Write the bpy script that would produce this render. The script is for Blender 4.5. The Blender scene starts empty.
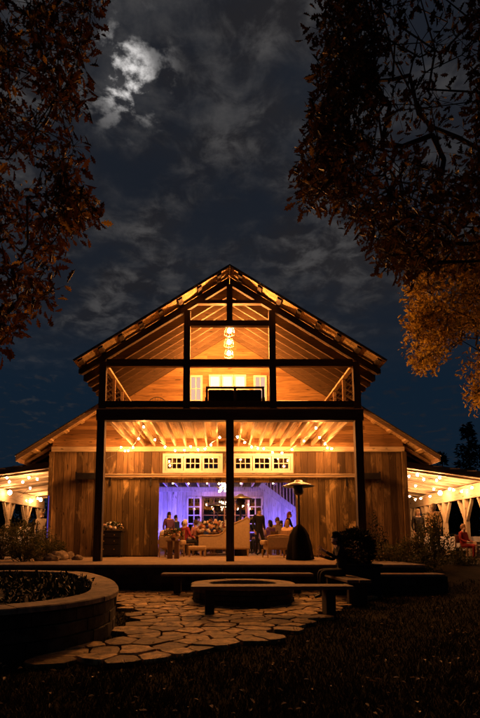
import bpy, bmesh, math, random
from mathutils import Vector, Matrix, noise
R = random.Random(7)
sc = bpy.context.scene
C = sc.collection
PI = math.pi
TH = math.radians(7.4)
CAM = Vector((-0.25, -13.9, 1.15))

def ray(px, py):
    u = (px-221)/500; v = (476-py)/500
    return Vector((u, math.cos(TH)-v*math.sin(TH), math.sin(TH)+v*math.cos(TH)))
def atY(px, py, Y):
    d = ray(px, py); return CAM + d*((Y-CAM.y)/d.y)
def atZ(px, py, Z):
    d = ray(px, py); return CAM + d*((Z-CAM.z)/d.z)

# ------------------------------------------------------------ mesh helper
class MB:
    def __init__(s): s.v = []; s.f = []; s.m = []
    def add(s, vs, fs, m=0):
        b = len(s.v); s.v += [tuple(v) for v in vs]
        for f in fs: s.f.append([b+i for i in f]); s.m.append(m)
    def box(s, x0, x1, y0, y1, z0, z1, m=0):
        vs = [(x, y, z) for z in (z0, z1) for y in (y0, y1) for x in (x0, x1)]
        s.add(vs, [(0,2,3,1),(4,5,7,6),(0,1,5,4),(2,6,7,3),(0,4,6,2),(1,3,7,5)], m)
    def bar(s, a, b, w, h, up=(0,0,1), m=0):
        a = Vector(a); b = Vector(b); d = (b-a).normalized()
        x = d.cross(Vector(up))
        if x.length < 1e-4: x = d.cross(Vector((0,1,0)))
        x.normalize(); u = x.cross(d).normalized()
        vs = [p + x*sx*w/2 + u*sy*h/2 for p in (a, b) for sx, sy in ((-1,-1),(1,-1),(1,1),(-1,1))]
        s.add(vs, [(3,2,1,0),(4,5,6,7),(0,1,5,4),(1,2,6,5),(2,3,7,6),(3,0,4,7)], m)
    def poly(s, pts, y0, y1, m=0):     # polygon in XZ pushed along Y
        n = len(pts)
        vs = [(p[0], y0, p[1]) for p in pts] + [(p[0], y1, p[1]) for p in pts]
        s.add(vs, [list(range(n)), list(range(2*n-1, n-1, -1))] + [(i, i+n, (i+1) % n+n, (i+1) % n) for i in range(n)], m)
    def tube(s, pts, rad, n=6, m=0, cap=True):
        pts = [Vector(p) for p in pts]
        if not isinstance(rad, (list, tuple)): rad = [rad]*len(pts)
        vs = []; ref = None
        for i, p in enumerate(pts):
            d = (pts[min(i+1, len(pts)-1)] - pts[max(i-1, 0)])
            if d.length < 1e-6: d = Vector((0,0,1))
            d.normalize()
            if ref is None:
                ref = Vector((1,0,0)) if abs(d.x) < .8 else Vector((0,1,0))
            x = (ref - d*ref.dot(d)).normalized(); y = d.cross(x); ref = x
            for k in range(n):
                a = 2*PI*k/n; vs.append(p + (x*math.cos(a)+y*math.sin(a))*rad[i])
        fs = []
        for i in range(len(pts)-1):
            for k in range(n):
                fs.append((i*n+k, i*n+(k+1) % n, (i+1)*n+(k+1) % n, (i+1)*n+k))
        if cap: fs += [list(range(n-1, -1, -1)), [len(vs)-n+k for k in range(n)]]
        s.add(vs, fs, m)
    def lathe(s, prof, c=(0,0,0), n=20, m=0, sx=1, sy=1):
        vs = [(c[0]+r*sx*math.cos(2*PI*k/n), c[1]+r*sy*math.sin(2*PI*k/n), c[2]+z) for r, z in prof for k in range(n)]
        fs = [(i*n+k, i*n+(k+1) % n, (i+1)*n+(k+1) % n, (i+1)*n+k) for i in range(len(prof)-1) for k in range(n)]
        fs += [list(range(n-1, -1, -1)), [len(vs)-n+k for k in range(n)]]
        s.add(vs, fs, m)
    def ball(s, c, rx, ry=None, rz=None, n=10, r=7, m=0, jit=0):
        ry = rx if ry is None else ry; rz = rx if rz is None else rz
        vs = [(c[0], c[1], c[2]-rz)]
        for i in range(1, r):
            a = PI*i/r
            for k in range(n):
                b = 2*PI*k/n; j = 1+jit*(R.random()-.5)
                vs.append((c[0]+rx*j*math.sin(a)*math.cos(b), c[1]+ry*j*math.sin(a)*math.sin(b), c[2]-rz*j*math.cos(a)))
        vs.append((c[0], c[1], c[2]+rz)); L = len(vs)-1
        fs = [(0, 1+(k+1) % n, 1+k) for k in range(n)]
        for i in range(r-2):
            for k in range(n):
                fs.append((1+i*n+k, 1+i*n+(k+1) % n, 1+(i+1)*n+(k+1) % n, 1+(i+1)*n+k))
        fs += [(L, 1+(r-2)*n+k, 1+(r-2)*n+(k+1) % n) for k in range(n)]
        s.add(vs, fs, m)
    def build(s, name, mat, parent=None, smooth=False, loc=None, bevel=0):
        me = bpy.data.meshes.new(name); me.from_pydata(s.v, [], s.f); me.update()
        mats = mat if isinstance(mat, (list, tuple)) else [mat]
        for m in mats: me.materials.append(m)
        if len(mats) > 1: me.polygons.foreach_set('material_index', s.m)
        if smooth: me.polygons.foreach_set('use_smooth', [True]*len(me.polygons))
        o = bpy.data.objects.new(name, me); C.objects.link(o)
        if parent: o.parent = parent
        if loc: o.location = loc
        if bevel:
            b = o.modifiers.new('bevel', 'BEVEL'); b.width = bevel; b.segments = 2; b.limit_method = 'ANGLE'
        return o

def tag(o, label=None, cat=None, group=None, kind=None):
    if label: o['label'] = label
    if cat: o['category'] = cat
    if group: o['group'] = group
    if kind: o['kind'] = kind
    return o
def empty(name, label, cat, loc=(0,0,0), rz=0, group=None):
    o = bpy.data.objects.new(name, None); C.objects.link(o); o.location = loc; o.rotation_euler.z = rz
    o.empty_display_size = .1
    return tag(o, label, cat, group)
def copy_tree(o, parent=None):
    c = o.copy(); C.objects.link(c); c.parent = parent
    for ch in list(o.children): copy_tree(ch, c)
    return c

# ------------------------------------------------------------ materials
def new_mat(name):
    m = bpy.data.materials.new(name); m.use_nodes = True
    nt = m.node_tree; b = nt.nodes['Principled BSDF']
    return m, nt, b
def ramp(nt, stops, fac):
    r = nt.nodes.new('ShaderNodeValToRGB')
    e = r.color_ramp.elements
    while len(e) < len(stops): e.new(.5)
    for i, (p, c) in enumerate(stops): e[i].position = p; e[i].color = (*c, 1)
    nt.links.new(fac, r.inputs[0]); return r.outputs[0]
def tex_noise(nt, scale, vec=(1,1,1), detail=5, rough=.6, dist=0, offset=None):
    tc = nt.nodes.new('ShaderNodeTexCoord'); mp = nt.nodes.new('ShaderNodeMapping')
    mp.inputs['Scale'].default_value = vec; nt.links.new(tc.outputs['Object'], mp.inputs[0])
    if offset is not None: nt.links.new(offset, mp.inputs['Location'])
    n = nt.nodes.new('ShaderNodeTexNoise'); n.inputs['Scale'].default_value = scale
    n.inputs['Detail'].default_value = detail; n.inputs['Roughness'].default_value = rough
    n.inputs['Distortion'].default_value = dist
    nt.links.new(mp.outputs[0], n.inputs['Vector']); return n.outputs['Fac']
def mix(nt, a, b, fac, mode='MIX'):
    m = nt.nodes.new('ShaderNodeMix'); m.data_type = 'RGBA'; m.blend_type = mode
    for s, v in ((6, a), (7, b)):
        if isinstance(v, (tuple, list)): m.inputs[s].default_value = (*v, 1)
        else: nt.links.new(v, m.inputs[s])
    if isinstance(fac, (int, float)): m.inputs[0].default_value = fac
    else: nt.links.new(fac, m.inputs[0])
    return m.outputs[2]
def bump(nt, b, h, s=.3, d=.01):
    n = nt.nodes.new('ShaderNodeBump'); n.inputs['Strength'].default_value = s; n.inputs['Distance'].default_value = d
    nt.links.new(h, n.inputs['Height']); nt.links.new(n.outputs[0], b.inputs['Normal'])
def island(nt):
    g = nt.nodes.new('ShaderNodeNewGeometry'); return g.outputs['Random Per Island']

def wood(name, c0, c1, grain='z', stain=None, rough=.75, amt=.35):
    m, nt, b = new_mat(name)
    sv = {'x': (.55, 14, 14), 'y': (14, .55, 14), 'z': (14, 14, .55)}[grain]
    isl = island(nt)
    vm = nt.nodes.new('ShaderNodeVectorMath'); vm.operation = 'SCALE'; vm.inputs[0].default_value = (37, 53, 71)
    nt.links.new(isl, vm.inputs['Scale'])
    g = tex_noise(nt, 3.0, sv, 6, .65, .4, vm.outputs[0])
    base = ramp(nt, [(0, c0), (.5, tuple((a+d)/2 for a, d in zip(c0, c1))), (1, c1)], isl)
    kn = tex_noise(nt, 1.0, {'x': (3.2,11,11), 'y': (11,3.2,11), 'z': (11,11,3.2)}[grain], 1, .4, .0, vm.outputs[0])
    dark = mix(nt, base, tuple(x*.38 for x in c0), ramp(nt, [(.32, (1,1,1)), (.62, (0,0,0))], g))
    col = mix(nt, base, dark, .8)
    col = mix(nt, col, tuple(x*.22 for x in c0), ramp(nt, [(.70, (0,0,0)), (.76, (.85,)*3)], kn))
    if stain:
        s = tex_noise(nt, 1.1, (1.6, 1.6, .55), 6, .68, .8, vm.outputs[0])
        col = mix(nt, col, stain, ramp(nt, [(.55, (0,0,0)), (.68, (amt*2,)*3)], s))
        s2 = tex_noise(nt, .45, (1,1,.7), 3, .5)
        col = mix(nt, col, tuple(x*.3 for x in c0), ramp(nt, [(.42, (.55,)*3), (.6, (0,0,0))], s2))
    nt.links.new(col, b.inputs['Base Color'])
    b.inputs['Roughness'].default_value = rough; b.inputs['Specular IOR Level'].default_value = .25
    bump(nt, b, g, .35, .006)
    return m
def plain(name, c, rough=.6, metal=0, var=.25, scale=6, spec=.3):
    m, nt, b = new_mat(name)
    n = tex_noise(nt, scale, (1,1,1), 4, .6)
    col = ramp(nt, [(.3, tuple(x*(1-var) for x in c)), (.7, tuple(min(1, x*(1+var)) for x in c))], n)
    nt.links.new(col, b.inputs['Base Color'])
    b.inputs['Roughness'].default_value = rough; b.inputs['Metallic'].default_value = metal
    b.inputs['Specular IOR Level'].default_value = spec
    return m
def stone(name, c0, c1, rough=.85, sc_=5, bs=.6):
    m, nt, b = new_mat(name)
    isl = island(nt)
    n = tex_noise(nt, sc_, (1,1,1), 8, .7, .3)
    base = ramp(nt, [(0, c0), (1, c1)], isl)
    col = mix(nt, base, tuple(x*.45 for x in c0), ramp(nt, [(.38, (1,1,1)), (.62, (0,0,0))], n))
    nt.links.new(col, b.inputs['Base Color']); b.inputs['Roughness'].default_value = rough
    b.inputs['Specular IOR Level'].default_value = .2
    bump(nt, b, n, bs, .02); return m
def emit(name, c, s):
    m = bpy.data.materials.new(name); m.use_nodes = True; nt = m.node_tree
    nt.nodes.clear(); e = nt.nodes.new('ShaderNodeEmission'); o = nt.nodes.new('ShaderNodeOutputMaterial')
    e.inputs[0].default_value = (*c, 1); e.inputs[1].default_value = s; nt.links.new(e.outputs[0], o.inputs[0])
    return m
def leafmat(name, stops, trans=.45):
    m, nt, b = new_mat(name)
    col = ramp(nt, stops, island(nt))
    nt.links.new(col, b.inputs['Base Color']); b.inputs['Roughness'].default_value = .55
    b.inputs['Specular IOR Level'].default_value = .25
    t = nt.nodes.new('ShaderNodeBsdfTranslucent'); nt.links.new(col, t.inputs[0])
    ms = nt.nodes.new('ShaderNodeMixShader'); ms.inputs[0].default_value = trans
    nt.links.new(b.outputs[0], ms.inputs[1]); nt.links.new(t.outputs[0], ms.inputs[2])
    nt.links.new(ms.outputs[0], nt.nodes['Material Output'].inputs[0]); return m
def glass(name, tint=(.9,.9,.95), gl=.12):
    m = bpy.data.materials.new(name); m.use_nodes = True; nt = m.node_tree; nt.nodes.clear()
    t = nt.nodes.new('ShaderNodeBsdfTransparent'); t.inputs[0].default_value = (*tint, 1)
    g = nt.nodes.new('ShaderNodeBsdfGlossy'); g.inputs['Roughness'].default_value = .03
    ms = nt.nodes.new('ShaderNodeMixShader'); ms.inputs[0].default_value = gl
    o = nt.nodes.new('ShaderNodeOutputMaterial')
    nt.links.new(t.outputs[0], ms.inputs[1]); nt.links.new(g.outputs[0], ms.inputs[2]); nt.links.new(ms.outputs[0], o.inputs[0])
    return m

M = dict(
    board=wood('weathered boards', (.06,.035,.016), (.36,.225,.10), 'z', (.62,.44,.22)),
    door=wood('door boards', (.085,.055,.022), (.31,.205,.075), 'z', (.62,.44,.19), amt=.55),
    siding=wood('horizontal siding', (.17,.088,.035), (.38,.215,.085), 'x', None),
    timber=wood('dark timber', (.05,.032,.02), (.085,.055,.034), 'x'),
    post=wood('dark post timber', (.06,.04,.025), (.09,.06,.04), 'z'),
    dkrafter=wood('shade-darkened timber', (.055,.032,.016), (.11,.065,.032), 'x'),  # dark tone puts the shade of unlit rafter faces into the colour
    rafter=wood('rafter timber', (.22,.14,.08), (.34,.22,.13), 'x'),
    palepost=wood('pale post timber', (.42,.32,.20), (.58,.45,.29), 'z'),
    joist=wood('pale joist timber', (.42,.32,.20), (.58,.45,.29), 'y'),
    soffit=wood('pale roof boards', (.48,.33,.16), (.66,.47,.24), 'y'),
    tentboard=wood('lean-to ceiling boards', (.46,.36,.24), (.62,.50,.35), 'x'),
    cream=plain('cream paint', (.42,.39,.36), .5, 0, .1),
    whitewall=wood('white washed boards', (.36,.35,.34), (.56,.54,.52), 'z'),
    black=plain('black painted wood', (.018,.016,.015), .5),
    metal=plain('dark steel', (.05,.045,.04), .45, .7),
    hood=plain('brushed steel hood', (.55,.5,.45), .35, .9, .1),
    cover=plain('black vinyl cover', (.007,.006,.006), .9, 0, .3, 6, .08),
    linen=plain('tan linen upholstery', (.36,.27,.16), .9, 0, .15, 14),
    gold=plain('gilded carved wood', (.45,.30,.13), .5, .2, .2),
    oak=wood('oak furniture', (.22,.13,.07), (.32,.20,.11), 'z'),
    benchwood=wood('bench plank', (.17,.125,.085), (.24,.18,.13), 'x'), benchleg=wood('bench leg', (.035,.026,.02), (.05,.038,.028), 'z'),  # legs coloured darker to hold the shade under the seat
    floor=wood('interior floor', (.40,.29,.18), (.52,.39,.25), 'x'),
    cloth=plain('white table linen', (.75,.72,.68), .9, 0, .08),
    bronze=plain('dark roof metal', (.05,.045,.042), .5, .4),
    bark=plain('tree bark', (.06,.045,.035), .95, 0, .5, 9),
    soil=plain('dark soil', (.03,.022,.016), 1, 0, .5, 12),
    wallstone=stone('wall stone', (.04,.031,.023), (.085,.067,.05)),  # colour lowered so it carries the shade of unlit wall fronts
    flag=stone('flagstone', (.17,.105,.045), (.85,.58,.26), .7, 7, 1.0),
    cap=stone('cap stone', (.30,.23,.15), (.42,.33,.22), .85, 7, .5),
    rock=stone('field rock', (.22,.17,.12), (.38,.30,.21), .9, 4, .8),
    glass=glass('window glass'), darkglass=glass('tinted glass', (.35,.33,.38), .35),
    bulb=emit('lit bulb', (1,.36,.09), 1380), bulbtent=emit('lit lean-to bulb', (1,.44,.16), 520), bulbsoft=emit('lit large bulb', (1,.44,.16), 260),
    pendant=emit('lit pendant bulb', (1,.365,.08), 5900),
    litwin=emit('lit window glass', (1,.62,.30), 2.6), litdoor=emit('lit door glass', (1,.60,.42), .75),
    chand=emit('lit chandelier crystal', (1,.52,.2), 170),
    led=emit('violet light strip', (.22,.14,1), .3),
)
# ------------------------------------------------------------ camera, world
cam = bpy.data.cameras.new('camera'); co = bpy.data.objects.new('camera', cam); C.objects.link(co)
co.location = CAM; co.rotation_euler = (PI/2+TH, 0, 0)
cam.sensor_fit = 'AUTO'; cam.sensor_width = 36; cam.lens = 36*500/718
cam.shift_x = 19/718; cam.shift_y = (476-359)/718; cam.clip_start = .1; cam.clip_end = 2000
sc.camera = co

moon = Vector((-.148, .685, .713)).normalized()
w = bpy.data.worlds.new('World'); sc.world = w; w.use_nodes = True
nt = w.node_tree; nt.nodes.clear()
N = nt.nodes.new; L = nt.links.new
def math_(op, a, b=None, c=None):
    n = N('ShaderNodeMath'); n.operation = op
    for i, v in enumerate((a, b, c)):
        if v is None: continue
        if isinstance(v, (int, float)): n.inputs[i].default_value = v
        else: L(v, n.inputs[i])
    return n.outputs[0]
def smooth(v, a, b):
    n = N('ShaderNodeMapRange'); n.interpolation_type = 'SMOOTHSTEP'
    L(v, n.inputs[0]); n.inputs[1].default_value = a; n.inputs[2].default_value = b; return n.outputs[0]
sky = N('ShaderNodeTexSky'); sky.sky_type = 'NISHITA'; sky.sun_disc = False
sky.sun_elevation = math.asin(moon.z); sky.sun_rotation = math.atan2(moon.x, moon.y)
geo = N('ShaderNodeTexCoord')
sep = N('ShaderNodeSeparateXYZ'); L(geo.outputs['Generated'], sep.inputs[0])
zz = math_('ADD', math_('MAXIMUM', sep.outputs[2], .0), .12)
cu = math_('DIVIDE', sep.outputs[0], zz); cv = math_('DIVIDE', sep.outputs[1], zz)
comb = N('ShaderNodeCombineXYZ'); L(cu, comb.inputs[0]); L(cv, comb.inputs[1])
def wn(scale, detail, rough, dist, off, lac=2.0):
    mp = N('ShaderNodeMapping'); mp.inputs['Location'].default_value = off; L(comb.outputs[0], mp.inputs[0])
    n = N('ShaderNodeTexNoise'); n.inputs['Scale'].default_value = scale; n.inputs['Detail'].default_value = detail
    n.inputs['Roughness'].default_value = rough; n.inputs['Distortion'].default_value = dist
    L(mp.outputs[0], n.inputs['Vector']); return n.outputs['Fac']
n1 = wn(3.4, 8, .60, .2, (3.1, 1.7, 0)); n2 = wn(12, 8, .60, .35, (9.2, 4.4, 0)); n3 = wn(2.4, 3, .5, .2, (1.3, 7.9, 0))
n4 = wn(15, 8, .60, .12, (2.2, 6.1, 0))
dot = N('ShaderNodeVectorMath'); dot.operation = 'DOT_PRODUCT'
nrm = N('ShaderNodeVectorMath'); nrm.operation = 'NORMALIZE'; L(geo.outputs['Generated'], nrm.inputs[0])
L(nrm.outputs[0], dot.inputs[0]); dot.inputs[1].default_value = moon
cosm = dot.outputs['Value']
near = smooth(cosm, .9940, .9999)       # halo close to the moon
wide = smooth(cosm, .70, .99)
thick = smooth(n1, .36, .66)
puff = smooth(n2, .40, .66)
high = smooth(sep.outputs[2], .27, .46)      # heavy cloud high up, clear band low down
cover = math_('MULTIPLY', high, 1.0)
lowp = math_('MULTIPLY', smooth(n2, .53, .68), math_('SUBTRACT', 1.0, high))
dens = math_('MAXIMUM', math_('MULTIPLY', cover, math_('ADD', .55, math_('MULTIPLY', thick, .45))), math_('MULTIPLY', lowp, .5))
base = mix(nt, sky.outputs[0], (0.2, .2, .2), 0.0)
def scale_col(c, f):
    v = N('ShaderNodeVectorMath'); v.operation = 'SCALE'
    L(c, v.inputs[0])
    if isinstance(f, (int, float)): v.inputs['Scale'].default_value = f
    else: L(f, v.inputs['Scale'])
    return v.outputs[0]
bluesky = mix(nt, scale_col(sky.outputs[0], .0009), (.005, .0145, .030), .78)
# cloud brightness: dim grey-brown, brighter in moonlit patches
lit = math_('ADD', .008, math_('MULTIPLY', math_('MULTIPLY', puff, thick), math_('MULTIPLY', wide, .05)))
lit = math_('ADD', lit, math_('MULTIPLY', n3, .014))
lit = math_('ADD', lit, math_('MULTIPLY', math_('POWER', near, 1.6), math_('MULTIPLY', smooth(n4, .50, .66), .22)))
core = math_('MULTIPLY', smooth(cosm, .9986, .99998), math_('ADD', .02, math_('MULTIPLY', smooth(n4, .47, .62), .75)))
lit = math_('ADD', lit, core)
cloudc = N('ShaderNodeCombineXYZ')
L(lit, cloudc.inputs[0]); L(math_('MULTIPLY', lit, .96), cloudc.inputs[1]); L(math_('ADD', math_('MULTIPLY', lit, .93), .0028), cloudc.inputs[2])
skyc = mix(nt, bluesky, cloudc.outputs[0], dens)
bg = N('ShaderNodeBackground'); L(skyc, bg.inputs[0]); bg.inputs[1].default_value = .9
wo = N('ShaderNodeOutputWorld'); L(bg.outputs[0], wo.inputs[0])

sun = bpy.data.lights.new('moonlight', 'SUN'); sun.energy = .005; sun.angle = math.radians(.5); sun.color = (1, .95, .88)
so = bpy.data.objects.new('moonlight', sun); C.objects.link(so)
so.rotation_euler = moon.to_track_quat('Z', 'Y').to_euler()

# ------------------------------------------------------------ ground, terrace, patio
def sst(a, b, x):
    t = max(0, min(1, (x-a)/(b-a))); return t*t*(3-2*t)
def hgt(x, y):
    side = max(sst(4.2, 5.6, x), sst(-7.5, -9.0, x))
    h = .57*sst(-5.5, 2.5, y)*side
    h += .03*noise.noise(Vector((x*.5, y*.5, 0))) * sst(2.5, 5, abs(x)+max(0, -y-8.5)*2)
    return h-.03
g = MB()
xs = [-300,-120,-60,-35,-22,-16] + [-13+.5*i for i in range(53)] + [16,22,35,60,120,300]
ys = [-60,-30,-20] + [-15+.5*i for i in range(60)] + [18,24,35,60,120,300]
g.add([(x, y, hgt(x, y)) for y in ys for x in xs],
      [(j*len(xs)+i, j*len(xs)+i+1, (j+1)*len(xs)+i+1, (j+1)*len(xs)+i) for j in range(len(ys)-1) for i in range(len(xs)-1)])
mg, ntg, bgp = new_mat('lawn ground')
nn = tex_noise(ntg, 3, (1,1,1), 8, .7)
ntg.links.new(ramp(ntg, [(.3, (.009,.008,.004)), (.7, (.03,.023,.010))], nn), bgp.inputs['Base Color'])
bgp.inputs['Roughness'].default_value = 1; bgp.inputs['Specular IOR Level'].default_value = .05
bump(ntg, bgp, nn, .8, .05)
tag(g.build('ground', mg, smooth=True), kind='structure')

mt, ntt, bt = new_mat('terrace pavers')
n_a = tex_noise(ntt, 9, (1,1,1), 8, .75)
n_b = tex_noise(ntt, 1.3, (1,1,1), 3, .5)
ntt.links.new(mix(ntt, ramp(ntt, [(.32, (.15,.105,.06)), (.68, (.42,.32,.20))], n_a), (.2,.14,.08), ramp(ntt, [(.4, (.6,)*3), (.6, (0,0,0))], n_b)), bt.inputs['Base Color'])
bt.inputs['Roughness'].default_value = .9; bump(ntt, bt, n_a, .5, .02)
t = MB(); t.box(-8.4, 4.55, -2.0, 3.96, -.2, .6); t.box(2.9, 4.75, -2.6, -2.06, -.2, .42)
tag(t.build('terrace', mt, bevel=.02), kind='structure')
tw_ = MB()  # dark facing added over riser and step as their shade
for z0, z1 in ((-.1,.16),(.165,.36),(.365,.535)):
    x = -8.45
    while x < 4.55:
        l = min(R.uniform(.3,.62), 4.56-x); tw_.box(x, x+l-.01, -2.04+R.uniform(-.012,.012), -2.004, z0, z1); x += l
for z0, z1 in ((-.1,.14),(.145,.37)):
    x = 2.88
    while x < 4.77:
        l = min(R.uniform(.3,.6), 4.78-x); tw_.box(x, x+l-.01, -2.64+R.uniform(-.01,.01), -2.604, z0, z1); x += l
tag(tw_.build('terrace_shade_facing', M['wallstone']), 'low stone facing darkened as shade along the front of the terrace', 'retaining wall')

PATIO = [(-2.5,-8.9),(-1.6,-8.95),(-.86,-8.85),(0,-8.15),(.9,-6.9),(1.75,-5.2),(2.6,-3.9),(3.35,-2.7),(3.4,-2.05),(-3.4,-2.05),(-2.9,-3.2),(-1.9,-5.2),(-1.45,-6.9),(-1.55,-7.9)]
def inside(p, poly):
    c = False; n = len(poly)
    for i in range(n):
        a = poly[i]; b = poly[(i+1) % n]
        if (a[1] > p[1]) != (b[1] > p[1]) and p[0] < (b[0]-a[0])*(p[1]-a[1])/(b[1]-a[1])+a[0]: c = not c
    return c
pts = []
for _ in range(6000):
    p = (R.uniform(-4.0, 4.2), R.uniform(-9.6, -1.6))
    r = .205 + .2*noise.noise(Vector((p[0]*1.3, p[1]*1.3, 5)))
    if all((p[0]-q[0])**2/1.5+(p[1]-q[1])**2 > r*r for q in pts): pts.append(p)
st = MB()
for p in pts:
    if not inside(p, PATIO): continue
    cell = [(p[0]-.6, p[1]-.5), (p[0]+.6, p[1]-.5), (p[0]+.6, p[1]+.5), (p[0]-.6, p[1]+.5)]
    for q in pts:
        if q is p or abs(q[0]-p[0]) > 1.3 or abs(q[1]-p[1]) > 1.1: continue
        nx, ny = q[0]-p[0], q[1]-p[1]; d = math.hypot(nx, ny); nx /= d; ny /= d
        lim = (p[0]+q[0])/2*nx+(p[1]+q[1])/2*ny - .010
        out = []
        for i in range(len(cell)):
            a = cell[i]; b = cell[(i+1) % len(cell)]
            da = a[0]*nx+a[1]*ny-lim; db = b[0]*nx+b[1]*ny-lim
            if da <= 0: out.append(a)
            if (da < 0) != (db < 0) and da != db:
                k = da/(da-db); out.append((a[0]+(b[0]-a[0])*k, a[1]+(b[1]-a[1])*k))
        cell = out
        if len(cell) < 3: break
    if len(cell) < 3: continue
    if not all(inside((p[0]+(c[0]-p[0])*.6, p[1]+(c[1]-p[1])*.6), PATIO) for c in cell) and R.random() < .2: continue
    ring = []
    for i in range(len(cell)):
        a = cell[i]; b = cell[(i+1) % len(cell)]
        ln = math.hypot(b[0]-a[0], b[1]-a[1]); k = max(1, int(ln/.07))
        for j in range(k):
            u = j/k; x = a[0]+(b[0]-a[0])*u; y = a[1]+(b[1]-a[1])*u
            cut = 1-.04*(j == 0)
            x = p[0]+(x-p[0])*cut; y = p[1]+(y-p[1])*cut
            nv = noise.noise(Vector((x*7, y*9, 1)))*.028
            ring.append((x+nv, y+nv*.7))
    if len(ring) < 4: continue
    h = .012+R.random()*.016; tx, ty = R.uniform(-.018, .018), R.uniform(-.018, .018); n = len(ring)
    bot = [(x, y, -.05) for x, y in ring]
    mid = [(x, y, h-.008+(x-p[0])*tx+(y-p[1])*ty) for x, y in ring]
    top = [(p[0]+(x-p[0])*.97, p[1]+(y-p[1])*.97, h+(x-p[0])*tx+(y-p[1])*ty) for x, y in ring]
    vs = bot+mid+top
    fs = [(i+l*n, (i+1) % n+l*n, (i+1) % n+(l+1)*n, i+(l+1)*n) for l in (0, 1) for i in range(n)] + [[2*n+i for i in range(n)]]
    st.add(vs, fs)
tag(st.build('patio', M['flag']), kind='structure')

def curve_closed(P, step=.06):
    out = []; n = len(P)
    for i in range(n):
        p0, p1, p2, p3 = (Vector((*P[(i+k-1) % n], 0)) for k in range(4))
        m = max(2, int((p2-p1).length/step))
        for j in range(m):
            t = j/m
            out.append(.5*((2*p1)+(p2-p0)*t+(2*p0-5*p1+4*p2-p3)*t*t+(3*p1-p0-3*p2+p3)*t**3))
    return out
def course(mb, path, off0, off1, z0, z1, blk, gap=.008, jit=.012, closed=True):
    n = len(path); s = [0]
    for i in range(n): s.append(s[-1]+(path[(i+1) % n]-path[i]).length)
    tot = s[-1]
    def at(u):
        u = u % tot; lo = 0
        while s[lo+1] < u: lo += 1
        k = (u-s[lo])/max(1e-6, s[lo+1]-s[lo]); a = path[lo]; b = path[(lo+1) % n]
        d = (path[(lo+2) % n]-path[lo-1]).normalized()
        return a.lerp(b, k), Vector((d.y, -d.x, 0))
    u = R.random()*blk
    end = u+tot
    while u < end-.02:
        l = min(blk*R.uniform(.65, 1.4), end-u)
        if end-u-l < blk*.35: l = end-u
        o1 = off1+R.uniform(-jit, jit); zt = z1+R.uniform(-jit, jit)*.5
        vs = []; m = max(1, int(l/.15))
        for j in range(m+1):
            p, nrm_ = at(u+gap/2+(l-gap)*j/m)
            w_ = R.uniform(-.004, .004)
            for off, z in ((off0, z0), (o1+w_, z0+.004), (o1+w_, zt-.012), (o1-.014, zt), (off0+.01, zt), (off0, zt-.012)):
                q = p+nrm_*off; vs.append((q.x, q.y, z))
        fs = [(a+6*j, (a+1) % 6+6*j, (a+1) % 6+6*(j+1), a+6*(j+1)) for j in range(m) for a in range(6)]
        fs += [[5,4,3,2,1,0], [6*m+k for k in range(6)]]
        mb.add(vs, fs); u += l

PL = [(-5.5,-2.62),(-4.2,-2.55),(-3.2,-3.1),(-2.55,-4.2),(-2.05,-5.4),(-1.7,-6.7),(-1.6,-7.5),(-1.72,-8.15),(-2.05,-8.7),(-2.6,-9.1),(-3.6,-9.35),(-5,-9.3),(-6.5,-8),(-7,-5.5),(-6.6,-3.5)]
path = curve_closed(PL)
ctr = Vector((-4, -6, 0))
sgn = 1
pw = empty('planter_wall', 'long curved dry stone planter wall with pale flat capstones at the left of the patio', 'planter wall', (0,0,0))
area = sum(path[i].x*path[(i+1) % len(path)].y-path[(i+1) % len(path)].x*path[i].y for i in range(len(path)))
sgn = 1 if area > 0 else -1
if sgn < 0: path.reverse()
m1 = MB()
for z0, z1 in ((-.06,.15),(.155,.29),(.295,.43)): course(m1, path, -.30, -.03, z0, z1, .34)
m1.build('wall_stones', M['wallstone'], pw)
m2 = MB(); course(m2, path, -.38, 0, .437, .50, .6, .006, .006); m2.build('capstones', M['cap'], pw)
sb = MB()
inn = [path[i] for i in range(0, len(path), 3)]
inn = [p+(ctr-p).normalized()*.2 for p in inn]
sb.add([(p.x, p.y, .36) for p in inn]+[(ctr.x, ctr.y, .42)], [(i, (i+1) % len(inn), len(inn)) for i in range(len(inn))])
tag(sb.build('soil_bed', M['soil']), kind='structure')

# ------------------------------------------------------------ leaves
OAK = [(0,0),(.10,.10),(.06,.2),(.22,.30),(.12,.42),(.28,.56),(.14,.64),(.2,.8),(.07,.84),(0,1.0)]
OVAL = [(0,0),(.14,.2),(.2,.45),(.13,.75),(0,1)]
def leaf(mb, p, d, up, size, shape, fold=.35):
    d = d.normalized(); x = d.cross(up)
    if x.length < .05: x = d.cross(Vector((1,.2,0)))
    x.normalize(); u = x.cross(d)
    n = len(shape)
    vs = []
    for s_ in (1, -1):
        for a, b in shape:
            vs.append(p + d*b*size + x*s_*a*size*math.cos(fold) + u*(a*size*math.sin(fold) - (b**2)*size*.18))
    mid = [0, n-1]
    vr = vs[:n]; vl = vs[n+1:2*n-1]
    allv = vr+vl
    mb.add(allv, [list(range(n)), [0]+[n-1]+[n+i for i in range(n-3, -1, -1)]])
def rvec(r=R):
    while True:
        v = Vector((r.uniform(-1,1), r.uniform(-1,1), r.uniform(-1,1)))
        if .05 < v.length < 1: return v.normalized()

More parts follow.
